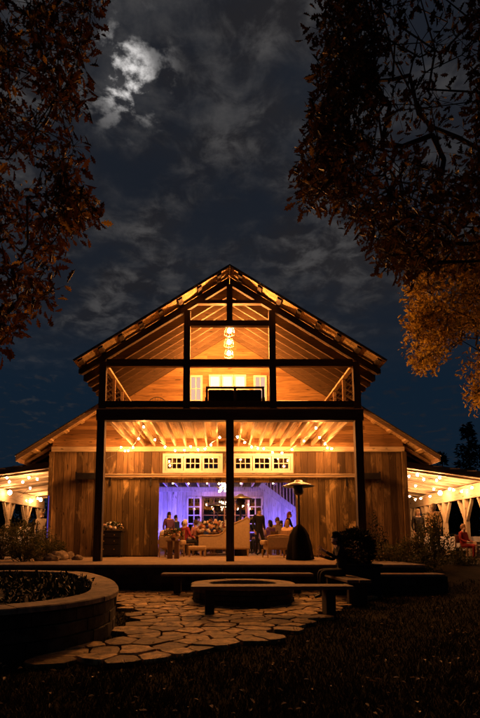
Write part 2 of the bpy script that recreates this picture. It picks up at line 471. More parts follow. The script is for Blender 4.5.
def skeleton(root, anchors, k_long=.25):
    """connect every anchor to the nearest node that is closer to the root"""
    nodes = [Vector(p) for p in root]; par = [i-1 for i in range(len(root))]
    base = nodes[-1]
    anchors = sorted(anchors, key=lambda a: (a-base).length)
    for a in anchors:
        best = None; bd = 1e9; da = (a-base).length
        for i in range(len(root)-1, len(nodes)):
            q = nodes[i]
            c = (a-q).length + k_long*(q-base).length
            if c < bd: bd = c; best = i
        q = nodes[best]; ln = (a-q).length; m = max(1, int(ln/.45)); pi = best
        for j in range(1, m+1):
            p = q.lerp(a, j/m)
            if j < m: p = p + rvec()*ln*.035 + Vector((0,0,.06*ln*math.sin(PI*j/m)))
            nodes.append(p); par.append(pi); pi = len(nodes)-1
    cnt = [0]*len(nodes); has = [False]*len(nodes)
    for i in range(len(nodes)-1, -1, -1):
        if not has[i]: cnt[i] += 1
        if par[i] >= 0: cnt[par[i]] += cnt[i]; has[par[i]] = True
    return nodes, par, cnt
def tree(name, label, root, anchors, leafm, size, per, shape, spread, r0=.0042, rootr=None, droop=.25, k_long=.25):
    e = empty(name, label, 'tree', root[0])
    nodes, par, cnt = skeleton(root, anchors, k_long)
    tb = MB(); lb = MB(); o0 = Vector(root[0])
    for i, p in enumerate(nodes):
        if par[i] < 0: continue
        q = nodes[par[i]]
        ra = r0*cnt[par[i]]**.52; rb = r0*cnt[i]**.52
        if ra > rb*1.6: ra = rb*1.4
        tb.tube([q-o0, p-o0], [ra, rb], 6 if rb > .02 else 4, cap=False)
        if cnt[i] <= 3:
            for _ in range(per if cnt[i] == 1 else per//2):
                off = rvec()*spread*R.random()**.6
                c = p+off
                if R.random() < .5: tb.tube([p-o0, c-o0], [r0*.8, r0*.3], 3, cap=False)
                dd = (off.normalized()*.6+rvec()*.8+Vector((0,0,-droop)))
                leaf(lb, c-o0, dd, rvec(), size*R.uniform(.6, 1.25), shape, R.uniform(.1, .6))
    tb.build('trunk', M['bark'], e); lb.build('crown', leafm, e)
    return e

def lmap(tab, y):
    for (y0, a), (y1, b) in zip(tab, tab[1:]):
        if y0 <= y <= y1: return a+(b-a)*(y-y0)/(y1-y0)
    return tab[-1][1]
LT = [(-60,118),(0,108),(25,103),(50,95),(80,82),(96,86),(118,66),(140,66),(150,92),(160,90),(175,70),(192,80),(204,100),(215,93),(240,66),(255,50),(270,55),(284,42),(290,66),(300,52),(316,22),(330,14),(338,0)]
A = []
while len(A) < 1200:
    py = R.uniform(-130, 338); Y = R.uniform(-10.2, -6.8)
    xm = lmap(LT, max(py, -60))-7
    px = R.uniform(-190, xm)
    if px > 0 and R.random() > (.75 if px < xm-30 else .9): continue
    if 12 < px < 52 and 158 < py < 190: continue
    g_ = noise.noise(Vector((px*.035, py*.035, 2.0)))
    if g_ < -.22 and px > -5: continue
    A.append(atY(px, py, Y))
oakleaf = leafmat('rust oak leaves', [(0,(.028,.012,.007)),(.5,(.065,.027,.012)),(.9,(.125,.058,.016)),(1,(.42,.26,.05))], .45)
tree('oak_tree', 'oak tree with rust brown autumn leaves hanging in from the left edge of the view', [(-6.6,-8.6,-.1),(-6.5,-8.6,1.6),(-6.3,-8.5,3.2)], A, oakleaf, .108, 23, OAK, .22)

RT = [(-60,306),(0,318),(15,324),(30,312),(60,319),(100,318),(120,309),(140,308),(165,300),(178,287),(195,297),(203,336),(215,341),(225,365),(240,363),(258,380),(266,396),(272,406)]
A = []
while len(A) < 1900:
    py = R.uniform(-130, 272); Y = R.uniform(-9.8, -6.2)
    xm = lmap(RT, max(py, -60))+7
    px = R.uniform(xm, 610)
    if R.random() < .10: px = xm+R.random()*45
    if px < 480:
        if noise.noise(Vector((px*.03, py*.03, 8.0))) < -.30: continue
        if px > 385 and py < 175 and R.random() < .62: continue
        if 440 < px and 55 < py < 150 and R.random() < .8 and abs((py-65)-(480-px)*.87) < 16: continue
    A.append(atY(px, py, Y))
GT = [(258,402),(285,402),(300,408),(325,412),(345,402),(352,412),(368,418)]
B = []
while len(B) < 330:
    py = R.uniform(240, 366); xm = lmap(GT, max(258, py))+4
    px = R.uniform(xm, 520)
    lim = 366 if px < 432 else (366-(px-432)*.85 if px < 480 else 330)
    if px > 463: lim = max(lim, 0)
    if py > lim: continue
    if noise.noise(Vector((px*.06, py*.06, 3.0))) < -.3: continue
    B.append(atY(px, py, R.uniform(-4.6, -2.2)))
for _ in range(60):
    py = R.uniform(335, 404); px = R.uniform(470-(0 if 360 < py < 385 else -4), 525)
    B.append(atY(px, py, R.uniform(-4.4, -2.6)))
rightleaf = leafmat('amber oak leaves', [(0,(.018,.009,.005)),(.5,(.038,.019,.008)),(.93,(.075,.040,.012)),(1,(.22,.14,.035))], .4)
e = tree('oak_tree', 'large oak tree with brown leaves hanging in from the right edge of the view', [(6.9,-7.0,-.1),(6.8,-7.0,1.8),(6.6,-7.1,3.4),(6.4,-7.2,4.2)], A, rightleaf, .112, 14, OAK, .23)
goldleaf = leafmat('lamp-brightened gold leaves', [(0,(.14,.08,.015)),(.5,(.50,.32,.04)),(1,(.78,.55,.10))], .5)  # leaf colour raised to carry lamp light on the golden leaves
tree('maple_tree', 'golden maple with leaf colour brightened as lamp light below the right oak tree', [(9.4,-3.4,.2),(9.3,-3.4,2.2),(9.2,-3.4,3.6)], B, goldleaf, .105, 46, OAK, .30)

def bush(name, label, loc, rx, ry, rz, n, size, mat, group=None, shape=OVAL, cat='shrub', parent=None, stems=14):
    if parent is None: e = empty(name, label, cat, loc, 0, group)
    else: e = parent
    lb = MB(); tb = MB()
    ends = []
    for _ in range(stems):
        d = rvec(); d.z = abs(d.z)+.35; d.normalize()
        q = Vector((d.x*rx*.8, d.y*ry*.8, d.z*rz*.95)); ends.append(q)
        tb.tube([(q.x*.1, q.y*.1, 0), (q.x*.55+R.uniform(-.04,.04), q.y*.55, q.z*.55), q], [.012, .008, .003], 4, cap=False)
    for _ in range(n):
        q = R.choice(ends); k = R.uniform(.4, 1.08)
        c = q*k + rvec()*.30*min(rx, rz)*R.random()
        if c.z < .02: c.z = .02+R.random()*.1
        leaf(lb, c, rvec()+q.normalized()*.6, rvec(), size*R.uniform(.6, 1.3), shape)
    tb.build('stem', M['bark'], e); lb.build('foliage', mat, e)
    return e
shrubleaf = leafmat('shrub leaves', [(0,(.035,.045,.012)),(.6,(.075,.075,.02)),(1,(.14,.11,.035))], .3)
darkleaf = leafmat('evergreen leaves', [(0,(.006,.009,.004)),(1,(.02,.024,.009))], .1)
lab = ['low wild shrub by the terrace at far left edge', 'wild shrub in front of the left lean-to roof post', 'tallest wild shrub of the left bed below the lean-to lights', 'wild shrub in front of the man in the pale jacket', 'small shrub against the left barn corner', 'low shrub above the pile of rocks']
for i, (px, py, Y, s_, h_) in enumerate([(2,562,1.2,.8,1.0),(14,560,2.4,.8,1.2),(27,560,1.6,.75,1.25),(41,558,2.6,.7,1.0),(53,557,3.2,.5,.7),(22,565,-.3,.7,.55)]):
    p = atY(px, py, Y); bush('wild_shrub', lab[i], (p.x, p.y, .58 if p.x > -8.4 else hgt(p.x, p.y)), s_, s_*.8, h_, 900, .085, shrubleaf, 'wild shrubs in the left bed')
lab = ['tall leafy shrub in front of the right lean-to and the man in the pale shirt', 'low grassy shrub at the right barn corner', 'low spreading shrub right of the seated person', 'low shrub at the right lawn edge under the red dressed guest', 'thin tall shrub against the right barn wall by the porch post', 'sprawling low shrub below the tall one on the right']
for i, (px, Y, z, s_, h_, n_) in enumerate([(432,1.2,.45,.72,1.55,1900),(402,1.6,.45,.7,.8,900),(388,.2,.4,.7,.75,900),(452,.8,.4,.8,.6,800),(376,2.4,.6,.42,1.55,500),(418,-.6,.3,.95,.62,1100)]):
    p = atY(px, 541, Y); bush('wild_shrub', lab[i], (p.x, p.y, z-.03), s_, s_*.8, h_, n_, .085, shrubleaf if i != 4 else darkleaf, 'wild shrubs in the right bed')

# box planter with a round shrub behind the bench
pp = empty('box_planter', 'dark square wooden planter with a round clipped shrub behind the seated person', 'planter', (2.72,-2.95,0))
m = MB(); m.box(-.36,.36,-.36,.36,.0,.62); m.box(-.40,.40,-.40,.40,.622,.67); m.build('box', M['black'], pp, bevel=.01)
lb = MB()
for _ in range(4200):
    v = rvec(); k = R.uniform(.6, 1.03)
    leaf(lb, Vector((v.x*.40*k-.06, v.y*.40*k, .98+v.z*.42*k)), v+rvec()*.7, rvec(), .085*R.uniform(.6,1.2), OVAL)
lb.build('foliage', darkleaf, pp)

# bed plants: loose ground cover inside the planter wall
gc = MB()
for _ in range(2600):
    a = R.random()*2*PI; k = math.sqrt(R.random())
    p = path[int(a/(2*PI)*len(path)) % len(path)]; q = ctr+(p-ctr)*k*.84
    leaf(gc, Vector((q.x, q.y, .37+R.random()*.12)), rvec()+Vector((0,0,.8)), rvec(), R.uniform(.05,.14), OVAL)
tag(gc.build('ground_cover', darkleaf), kind='stuff', label='dark low ground cover filling the stone planter')

# grass and fallen leaves
gr = MB()
def lawn_ok(x, y):
    if inside((x, y), PATIO): return False
    if -8.5 < x < 4.7 and y > -2.55: return False
    if x < -1.5 and inside((x, y), PL): return False
    return True
nblade = 0
while nblade < 52000:
    d = 2.2*(5.5**R.random()); y = CAM.y+d
    x = CAM.x+R.uniform(-.5, .62)*d*1.05
    if not lawn_ok(x, y): continue
    if y > 4: continue
    z = hgt(x, y); h = R.uniform(.025, .07)*(1+.6*noise.noise(Vector((x*2, y*2, 0)))); a = R.random()*2*PI; w_ = .004+.0012*d*.4
    lx, ly = R.uniform(-1,1)*h*.7, R.uniform(-1,1)*h*.7
    gr.add([(x-math.cos(a)*w_, y-math.sin(a)*w_, z-.005), (x+math.cos(a)*w_, y+math.sin(a)*w_, z-.005), (x+lx, y+ly, z+h)], [(0,1,2)])
    nblade += 1
grassm = leafmat('night grass', [(0,(.006,.006,.003)),(.7,(.014,.013,.005)),(1,(.035,.027,.010))], .2)
tag(gr.build('grass', grassm), kind='stuff', label='short dark lawn grass in the foreground')
fl = MB()
k = 0
while k < 340:
    d = 2.6*(4.5**R.random()); y = CAM.y+d; x = CAM.x+R.uniform(-.5, .6)*d
    if not lawn_ok(x, y) and R.random() < .85: continue
    if x < -1.5 and inside((x, y), PL): continue
    if y > -2.1 and -8.5 < x < 4.8: continue
    z = (hgt(x, y)+.055) if lawn_ok(x, y) else .035
    leaf(fl, Vector((x, y, z)), Vector((R.uniform(-1,1), R.uniform(-1,1), R.uniform(-.2,.35))), Vector((R.uniform(-.4,.4), R.uniform(-.4,.4), 1)), R.uniform(.022,.065), OAK, R.uniform(.2,.8)); k += 1
tag(fl.build('fallen_leaves', leafmat('dry fallen leaves', [(0,(.12,.065,.025)),(.6,(.3,.2,.1)),(1,(.62,.46,.26))], .2)), kind='stuff', label='dry fallen leaves scattered over the lawn')

# rocks
rl = ['flat pale rock lying leftmost of the pile by the terrace shrubs','rounded rock second from the left in the rock pile','largest pale rock in the middle of the rock pile','leaning rock just right of the largest one','low rock nearest the left porch post','small rock on the lawn edge below the right shrubs']
for i, (px, py, s_) in enumerate([(40,561,.13),(50,561,.17),(60,560,.23),(69,559,.2),(77,560,.14),(411,580,.14)]):
    if i < 5: p = atZ(px, py, .6)
    else: p = atZ(px, py, .12)
    m = MB(); n0 = R.random()*50
    m.ball((0,0,s_*.45), s_*1.3, s_, s_*.75, 14, 9)
    m.v = [tuple(Vector(v)*(1+.45*noise.noise(Vector(v)*3.2/s_*.3+Vector((n0,0,0))))) for v in m.v]
    o = m.build('rock', M['rock'], loc=(p.x, p.y, p.z-.02)); o.rotation_euler.z = R.random()*6
    tag(o, rl[i], 'rock', 'rocks at the bed edges')

# ------------------------------------------------------------ fire pit and benches
fp = empty('fire_pit', 'round low dry stone fire pit between the benches on the patio', 'fire pit', (.17,-4.1,0))
circ = [Vector((.98*math.cos(2*PI*i/60), .98*math.sin(2*PI*i/60), 0)) for i in range(60)]
m1 = MB()
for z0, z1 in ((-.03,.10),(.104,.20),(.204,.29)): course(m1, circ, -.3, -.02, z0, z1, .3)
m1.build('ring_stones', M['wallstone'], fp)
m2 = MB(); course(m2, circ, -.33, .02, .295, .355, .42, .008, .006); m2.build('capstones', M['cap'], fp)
m3 = MB(); m3.lathe([(.7,.0),(.7,.1),(.3,.13),(.01,.14)], n=24); m3.build('ash_bed', M['soil'], fp)

def bench(label, loc, rz, L_, legs):
    e = empty('bench', label, 'bench', loc, rz, 'benches round the fire pit')
    for y in (-.115, .115):
        m = MB(); m.box(-L_/2, L_/2, y-.108, y+.108, .395, .45); m.build('seat_plank', M['benchwood'], e, bevel=.008)
    for x in legs:
        m = MB(); m.box(x-.075, x+.075, -.17, .17, -.02, .392); m.build('leg', M['benchleg'], e, bevel=.012)
    return e
bench('long plank bench on the near side of the stone fire pit', (.55,-5.75,0), math.radians(1.0), 2.55, (-.98,.92))
bench('long plank bench between the fire pit and the terrace edge', (.1,-2.72,0), 0, 3.3, (-1.3,1.3))
bench('short plank bench carrying the seated person right of the fire pit', (2.22,-3.75,0), math.radians(92), 1.9, (-.78,.78))

# ------------------------------------------------------------ barn
barn = empty('barn', 'tall timber barn with open lit gable balcony and porch facing the patio', 'barn', (0,4,0))
OFF = Vector((0,4,0))
class BB(MB):                                            # barn parts: world coordinates in, local out
    def build(s, name, mat, parent=None, **k):
        par = parent or barn
        s.v = [(x, y-4, z) for x, y, z in s.v]
        return MB.build(s, name, mat, par, **k)
RZ = lambda x: 8.92-.648*abs(x)
FE, BE = 4.34, 7.45
# posts, beams of the porch front
for x in (-3.64, 0, 3.64):
    b = BB(); b.box(x-.11, x+.11, -.11, .11, .6, 4.528); b.build('post', M['post'], bevel=.008)
b = BB(); b.box(-3.78, 3.78, -.12, .12, 4.53, 4.84); b.build('beam', M['timber'], bevel=.008)
for x in (-3.64, -1.235, 1.235, 3.64):
    top = RZ(x)-.30
    b = BB(); b.box(x-.095, x+.095, -.085, .085, 4.842, top); b.build('post', M['post'])
for z0, z1, xa, xb in ((4.92,5.10,-3.54,3.54),(6.13,6.34,-3.54,3.54)):
    for u, v in ((xa,-1.332),(-1.138,1.138),(1.332,xb)):
        b = BB(); b.box(u, v, -.07, .07, z0, z1); b.build('rail_beam', M['timber'])
for z0, z1 in ((7.345,7.515),(8.03,8.14)):
    b = BB(); b.box(-1.138, 1.138, -.07, .07, z0, z1); b.build('collar_beam', M['timber'])
for z0, z1 in ((7.517,8.028),(8.142,8.62)):
    b = BB(); b.box(-.085, .085, -.08, .08, z0, z1); b.build('king_post', M['post'])
# rafters, purlins, roof
for i in range(8):
    y = .0 if i == 0 else .5*i
    for s in (-1, 1):
        b = BB(); w_ = .075 if i else .12; hh = .27 if i else .2
        pts = [(s*.012, RZ(0)-.07), (s*FE, RZ(FE)-.07), (s*FE, RZ(FE)-.07-hh*.6), (s*(FE-.1), RZ(FE-.1)-.07-hh), (s*.012, RZ(0)-.07-hh*1.15)]
        if s < 0: pts.reverse()
        b.poly(pts, y-w_/2, y+w_/2); b.build('rafter', M['dkrafter'] if i else M['timber'])
for k in range(14):
    x = .30+.555*k
    if x > BE-.05: break
    y0 = -.48 if x < FE else 3.42
    for s in (-1, 1):
        b = BB()
        pts = [(s*x-.055, RZ(s*x-.055)-.066), (s*x+.055, RZ(s*x+.055)-.066), (s*x+.055, RZ(s*x+.055)-.012), (s*x-.055, RZ(s*x-.055)-.012)]
        b.poly(pts, y0, 4.6 if x < FE else 4.9); b.build('purlin', M['timber'] if x < FE else M['soffit'])
b = BB()
for s in (-1, 1):
    for x0, x1, ya, yb in ((0.005, FE, -.52, 4.2), (0.005, BE, 4.202, 14.5), (FE+.004, BE, 3.4, 4.2)):
        pts = [(s*x0, RZ(x0)-.01), (s*x1, RZ(x1)-.01), (s*x1, RZ(x1)+.03), (s*x0, RZ(x0)+.03)]
        if s < 0: pts.reverse()
        n = max(1, int((yb-ya)/.19))
        for j in range(n):
            q = (yb-ya)/n; b.poly(pts, ya+q*j, ya+q*(j+1)-.004)
rf = b.build('roof', M['soffit'])
b = BB()
for s in (-1, 1):
    for x0, x1, ya, yb in ((0, FE+.03, -.55, 3.36), (0, BE+.04, 3.364, 14.55)):
        pts = [(s*x0, RZ(x0)+.034), (s*x1, RZ(x1)+.034), (s*x1, RZ(x1)+.06), (s*x0, RZ(x0)+.06)]
        if s < 0: pts.reverse()
        b.poly(pts, ya, yb)
b.build('roof_sheet', M['bronze'], rf)
# rake boards and eave rafters of the lower slopes
for s in (-1, 1):
    b = BB(); x0, x1 = FE+.05, BE
    pts = [(s*x0, RZ(x0)-.012), (s*x1, RZ(x1)-.012), (s*x1, RZ(x1)-.15), (s*x0, RZ(x0)-.15)]
    if s > 0: pts.reverse()
    b.poly(pts, 3.385, 3.418); b.build('rake_board', M['rafter'])
    b = BB(); b.box(s*BE-.02 if s > 0 else -BE-.02, s*BE+.02 if s > 0 else -BE+.02, 3.42, 14.4, RZ(BE)-.17, RZ(BE)-.014); b.build('eave_board', M['rafter'])
    for k in range(9):
        y = 4.15+.5*k; xi, xo = 6.42, BE-.03
        pts = [(s*xi, RZ(xi)-.12), (s*xo, RZ(xo)-.12), (s*xo, RZ(xo)-.2), (s*xi, RZ(xi)-.26)]
        if s < 0: pts.reverse()
        b = BB(); b.poly(pts, y-.03, y+.03); b.build('rafter_tail', M['rafter'])
# porch ceiling
for k in range(19):
    x = -3.42+.38*k
    b = BB(); b.box(x-.026, x+.026, .122, 3.94, 4.545, 4.775); b.build('joist', M['joist'])
b = BB()
for k in range(26):
    x = -3.78+.29*k; b.box(x, x+.284, -.118, 3.94, 4.842, 4.872)
b.build('balcony_floor', M['soffit'])
# side guard rails of the balcony
for s in (-1, 1):
    x = s*3.62
    gr_ = BB(); gr_.box(x-.07, x+.07, .09, 3.93, 6.20, 6.27); go = gr_.build('guard_rail', M['joist'])
    for y in (1.35, 2.65, 3.86):
        b = BB(); b.box(x-.045, x+.045, y-.045, y+.045, 4.874, 6.198); b.build('rail_post', M['rafter'], go)
    b = BB()
    for k in range(8): b.tube([(x, .09, 5.0+.145*k), (x, 3.93, 5.0+.145*k)], .006, 4)
    b.build('cable', M['metal'], go)
    b = BB(); b.bar((x-s*.02, .1, 6.22), (x-s*.5, .1, 6.66), .06, .08); 
# front walls -------------------------------------------------------------
WX = 6.38
def clip_board_h(b, x0, x1, z0, z1, y0, y1):
    """horizontal board clipped under the roof"""
    lim = lambda z: (8.905-z)/.648
    a0, a1 = max(x0, -lim(z0)), min(x1, lim(z0)); c0, c1 = max(x0, -lim(z1)), min(x1, lim(z1))
    if a1-a0 < .02: return
    if c1 <= c0: b.poly([(a0,z0),(a1,z0),((a0+a1)/2, min(z1, RZ((a0+a1)/2)))], y0, y1); return
    b.poly([(a0,z0),(a1,z0),(c1,z1),(c0,z1)], y0, y1)
b = BB(); z = 4.556
while z < 8.85:
    x = -WX; 
    while x < WX:
        l = R.uniform(1.6, 4.2); y = 4.0+R.uniform(0,.012)
        x2 = min(WX, x+l)
        if WX-x2 < .5: x2 = WX
        clip_board_h(b, x, x2-.004, z, z+.152, y, 4.09)
        x = x2
    z += .156
b.poly([(-WX,4.5),(WX,4.5),(WX,RZ(WX)-.02),(0,RZ(0)-.02),(-WX,RZ(WX)-.02)], 4.094, 4.12)
b.build('gable_siding', M['siding'])
b = BB(); b.box(-WX-.02, -3.45, 3.94, 4.08, 4.36, 4.54); b.box(-3.447, 3.447, 3.945, 4.08, 4.37, 4.543); b.box(3.45, WX+.02, 3.94, 4.08, 4.36, 4.54)
b.build('wall_beam', M['tentboard'])
OPEN = (-2.48, 2.44, 3.24)
T1, T2 = (-2.27, -.28), (.2, 2.27); TZ = (3.67, 4.2)
def vboards(b, x0, x1, z0, z1, y0, y1, holes=(), wid=(.17,.3), skip=0):
    x = x0
    while x < x1-.01:
        w_ = R.uniform(*wid); x2 = min(x1, x+w_)
        if x1-x2 < .08: x2 = x1
        segs = [(z0, z1)]
        for hx0, hx1, hz0, hz1 in holes:
            if x2 > hx0+.001 and x < hx1-.001:
                ns = []
                for a, c in segs:
                    if hz0 > a: ns.append((a, min(c, hz0)))
                    if hz1 < c: ns.append((max(a, hz1), c))
                segs = ns
        yy = y0+R.uniform(0,.014)
        for a, c in segs:
            if c-a > .02: b.box(x, x2-.011, yy, y1, a, c)
        x = x2
def vboards_cut(b, cuts, *a, **k):
    for u, v in zip(cuts, cuts[1:]): vboards(b, u+.001, v-.001, *a, **k)
b = BB()
vboards_cut(b, [-WX,OPEN[0],T1[0],T1[1],T2[0],T2[1],OPEN[1],WX], .58, 4.36, 4.0, 4.07, holes=[(OPEN[0],OPEN[1],0,OPEN[2]), (*T1,*TZ), (*T2,*TZ)])
b.build('front_wall', M['board'])
b = BB()
b.box(-WX, OPEN[0]-.01, 4.075, 4.1, .5, 4.5); b.box(OPEN[1]+.01, WX, 4.075, 4.1, .5, 4.5)
b.box(OPEN[0]-.01, OPEN[1]+.01, 4.075, 4.1, OPEN[2], TZ[0]-.01); b.box(OPEN[0]-.01, OPEN[1]+.01, 4.075, 4.1, TZ[1]+.01, 4.5)
for s in (-1, 1): b.box(s*WX-.03, s*WX+.03, 4.103, 14.2, -.3, 4.6)
b.poly([(-WX,-.3),(WX,-.3),(WX,RZ(WX)-.02),(0,RZ(0)-.02),(-WX,RZ(WX)-.02)], 14.2, 14.26); b.box(-WX+.03, WX-.03, 4.11, 14.19, 4.42, 4.46)
b.build('inner_lining', M['board'])
for s in (-1, 1):
    b = BB(); b.box(s*WX-.08, s*WX+.08, 3.93, 4.0, .58, 4.355); b.build('corner_board', M['board'])
# sliding doors and their track
for x0, x1, nm in ((-4.52,-2.47,'l'),(2.44,4.55,'r')):
    b = BB(); vboards(b, x0, x1, .64, 3.34, 3.90, 3.95, wid=(.16,.24)); d = b.build('sliding_door', M['door'])
    b = BB()
    for z in (.75, 3.2): b.box(x0+.01, x1-.01, 3.955, 3.985, z-.07, z+.07)
    b.build('ledger', M['door'], d)
    b = BB()
    for x in (x0+.3, x1-.3):
        b.box(x-.03, x+.03, 3.87, 3.898, 3.1, 3.44); b.tube([(x, 3.86, 3.46), (x, 3.9, 3.46)], .05, 12)
    b.build('door_hanger', M['metal'], d)
    hx = x1-.12 if x0 < 0 else x0+.12
    b = BB(); b.tube([(hx,3.895,1.6),(hx,3.85,1.64),(hx,3.85,1.86),(hx,3.895,1.9)], .012, 6); b.build('handle', M['metal'], d)
b = BB()
b.box(-5.25, 5.2, 3.82, 3.93, 3.41, 3.50); tr = b.build('door_track', M['tentboard'], bevel=.006)
b = BB(); b.box(-5.25, 5.2, 3.79, 3.83, 3.50, 3.53); b.build('track_cover', M['tentboard'], tr)
for s in (-1, 1):
    b = BB(); b.box(s*5.05-.38, s*5.05+.38, 3.76, 3.815, 3.33, 3.56); b.bar((s*5.42,3.8,3.6),(s*5.42,3.8,3.28),.05,.05); b.bar((s*5.42,3.8,3.28),(s*5.3,3.8,3.2),.05,.05)
    b.build('track_bracket', M['metal'], tr)
# transom windows
for (x0, x1) in (T1, T2):
    b = BB(); f = .055
    b.box(x0-.09, x1+.09, 3.955, 3.998, TZ[1], TZ[1]+.09); b.box(x0-.09, x1+.09, 3.95, 3.998, TZ[0]-.09, TZ[0])
    b.box(x0-.09, x0, 3.953, 3.998, TZ[0]+.001, TZ[1]-.001); b.box(x1, x1+.09, 3.953, 3.998, TZ[0]+.001, TZ[1]-.001)
    tw = b.build('transom_window', M['cream'])
    wd = (x1-x0)/3
    for i in range(3):
        a = x0+wd*i+.012; c = a+wd-.024
        b = BB(); z0, z1 = TZ[0]+.008, TZ[1]-.008; q = .07
        b.box(a, c, 3.975, 4.02, z1-q, z1); b.box(a, c, 3.975, 4.02, z0, z0+q)
        b.box(a, a+q, 3.976, 4.02, z0+q, z1-q); b.box(c-q, c, 3.976, 4.02, z0+q, z1-q)
        for j in (1, 2): xx = a+q+(c-a-2*q)*j/3; b.box(xx-.014, xx+.014, 3.98, 4.02, z0+q, z1-q)
        b.box(a+q, c-q, 3.983, 4.018, (z0+z1)/2-.014, (z0+z1)/2+.014)
        sa = b.build('sash', M['cream'], tw)
        b = BB(); b.box(a+q, c-q, 4.0, 4.004, z0+q, z1-q); b.build('pane', M['darkglass'], tw)
# balcony back wall: doors and windows
def glazed(name, x0, x1, z0, z1, y, cols, rows, panem, framem, q=.07, mu=.016):
    b = BB(); b.box(x0, x1, y-.05, y, z1-q, z1); b.box(x0, x1, y-.05, y, z0, z0+q)
    b.box(x0, x0+q, y-.051, y, z0+q, z1-q); b.box(x1-q, x1, y-.051, y, z0+q, z1-q)
    for j in range(1, cols): xx = x0+q+(x1-x0-2*q)*j/cols; b.box(xx-mu, xx+mu, y-.045, y, z0+q, z1-q)
    for j in range(1, rows): zz_ = z0+q+(z1-z0-2*q)*j/rows; b.box(x0+q, x1-q, y-.043, y-.002, zz_-mu, zz_+mu)
    o = b.build(name, framem)
    b = BB(); b.box(x0+q, x1-q, y-.02, y-.015, z0+q, z1-q); b.build('pane', panem, o)
    return o
for x0, x1 in ((-1.42,-.93),(.95,1.44)): glazed('french_door', x0, x1, 4.88, 7.22, 3.992, 2, 5, M['litdoor'], M['cream'])
for i in range(3): glazed('window', -.70+.47*i, -.70+.47*i+.44, 6.70, 7.24, 3.992, 1, 1, M['litwin'], M['cream'], .06)
b = BB(); b.box(-.8,.8,3.93,3.99,6.62,6.69); b.build('window_sill', M['cream'])
# interior -----------------------------------------------------------------
b = BB()
for k in range(60):
    y = 4.13+.165*k
    if y > 13.9: break
    b.box(-WX+.04, WX-.04, y, y+.16, .5, .6)
b.build('interior_floor', M['floor'])
for k in range(15):
    x = -3.6+.55*k
    b = BB(); b.box(x-.04, x+.04, 4.3, 12.0, 3.93, 4.18); b.build('interior_joist', M['whitewall'])
b = BB(); b.box(-4.2, 4.9, 11.86, 11.99, 3.68, 3.92); b.build('interior_beam', M['whitewall'])
b = BB(); vboards_cut(b, [-4.3,-2.05,-1.25], .6, 4.4, 12.0, 12.06, holes=[(-2.05,-1.25,0,3.45)]); vboards_cut(b, [1.12,1.94,2.6], .6, 4.4, 12.0, 12.06, holes=[(1.12,1.94,0,3.45)])
b.box(-1.249, 1.118, 12.0, 12.05, 3.45, 4.4)
b.build('interior_wall', M['whitewall'])
b = BB(); vboards(b, -4.3, -3.3, .6, 4.3, 8.3, 8.36); b.build('interior_wall', M['whitewall'])
for x0, x1 in ((-2.04,-1.26),(1.13,1.93)): glazed('french_door', x0, x1, .62, 3.44, 12.04, 2, 6, M['darkglass'], M['whitewall'], .1, .03)
glazed('window_wall', -1.24, 1.11, .62, 3.44, 12.05, 4, 3, M['darkglass'], M['dkrafter'], .09, .03)
b = BB(); b.box(-5, 5, 12.9, 12.95, .6, 4.4); b.build('rear_wall', M['board'])
# right hand partition under the staircase
b = BB()
y = 9.5; xs_ = [1.76+.2*i for i in range(16)]
for xa in xs_:
    ztop = 3.5-(xa-1.7)*.76; ztop2 = 3.5-(xa+.195-1.7)*.76
    if ztop2 < .7: break
    b.poly([(xa,.6),(xa+.195,.6),(xa+.195,ztop2+.07),(xa,ztop+.07)], y, y+.05)
b.build('stair_partition', M['whitewall'])
sr = BB(); sr.bar((1.6,9.42,3.78),(4.9,9.42,1.272),.26,.06,(0,1,0)); so_ = sr.build('stair_stringer', M['whitewall'])
for i in range(20):
    x = 1.78+.15*i; z = 3.76-(x-1.6)*.76+.1
    b = BB(); b.box(x-.022, x+.022, 9.40, 9.444, z+.02, z+.92); b.build('baluster', M['joist'], so_)
b = BB(); b.bar((1.7,9.42,4.76),(4.9,9.42,2.33),.07,.07); b.build('handrail', M['oak'], so_)
b = BB(); vboards(b, 1.98, 6.2, .6, 4.4, 11.2, 11.26); b.build('interior_wall', M['board'])

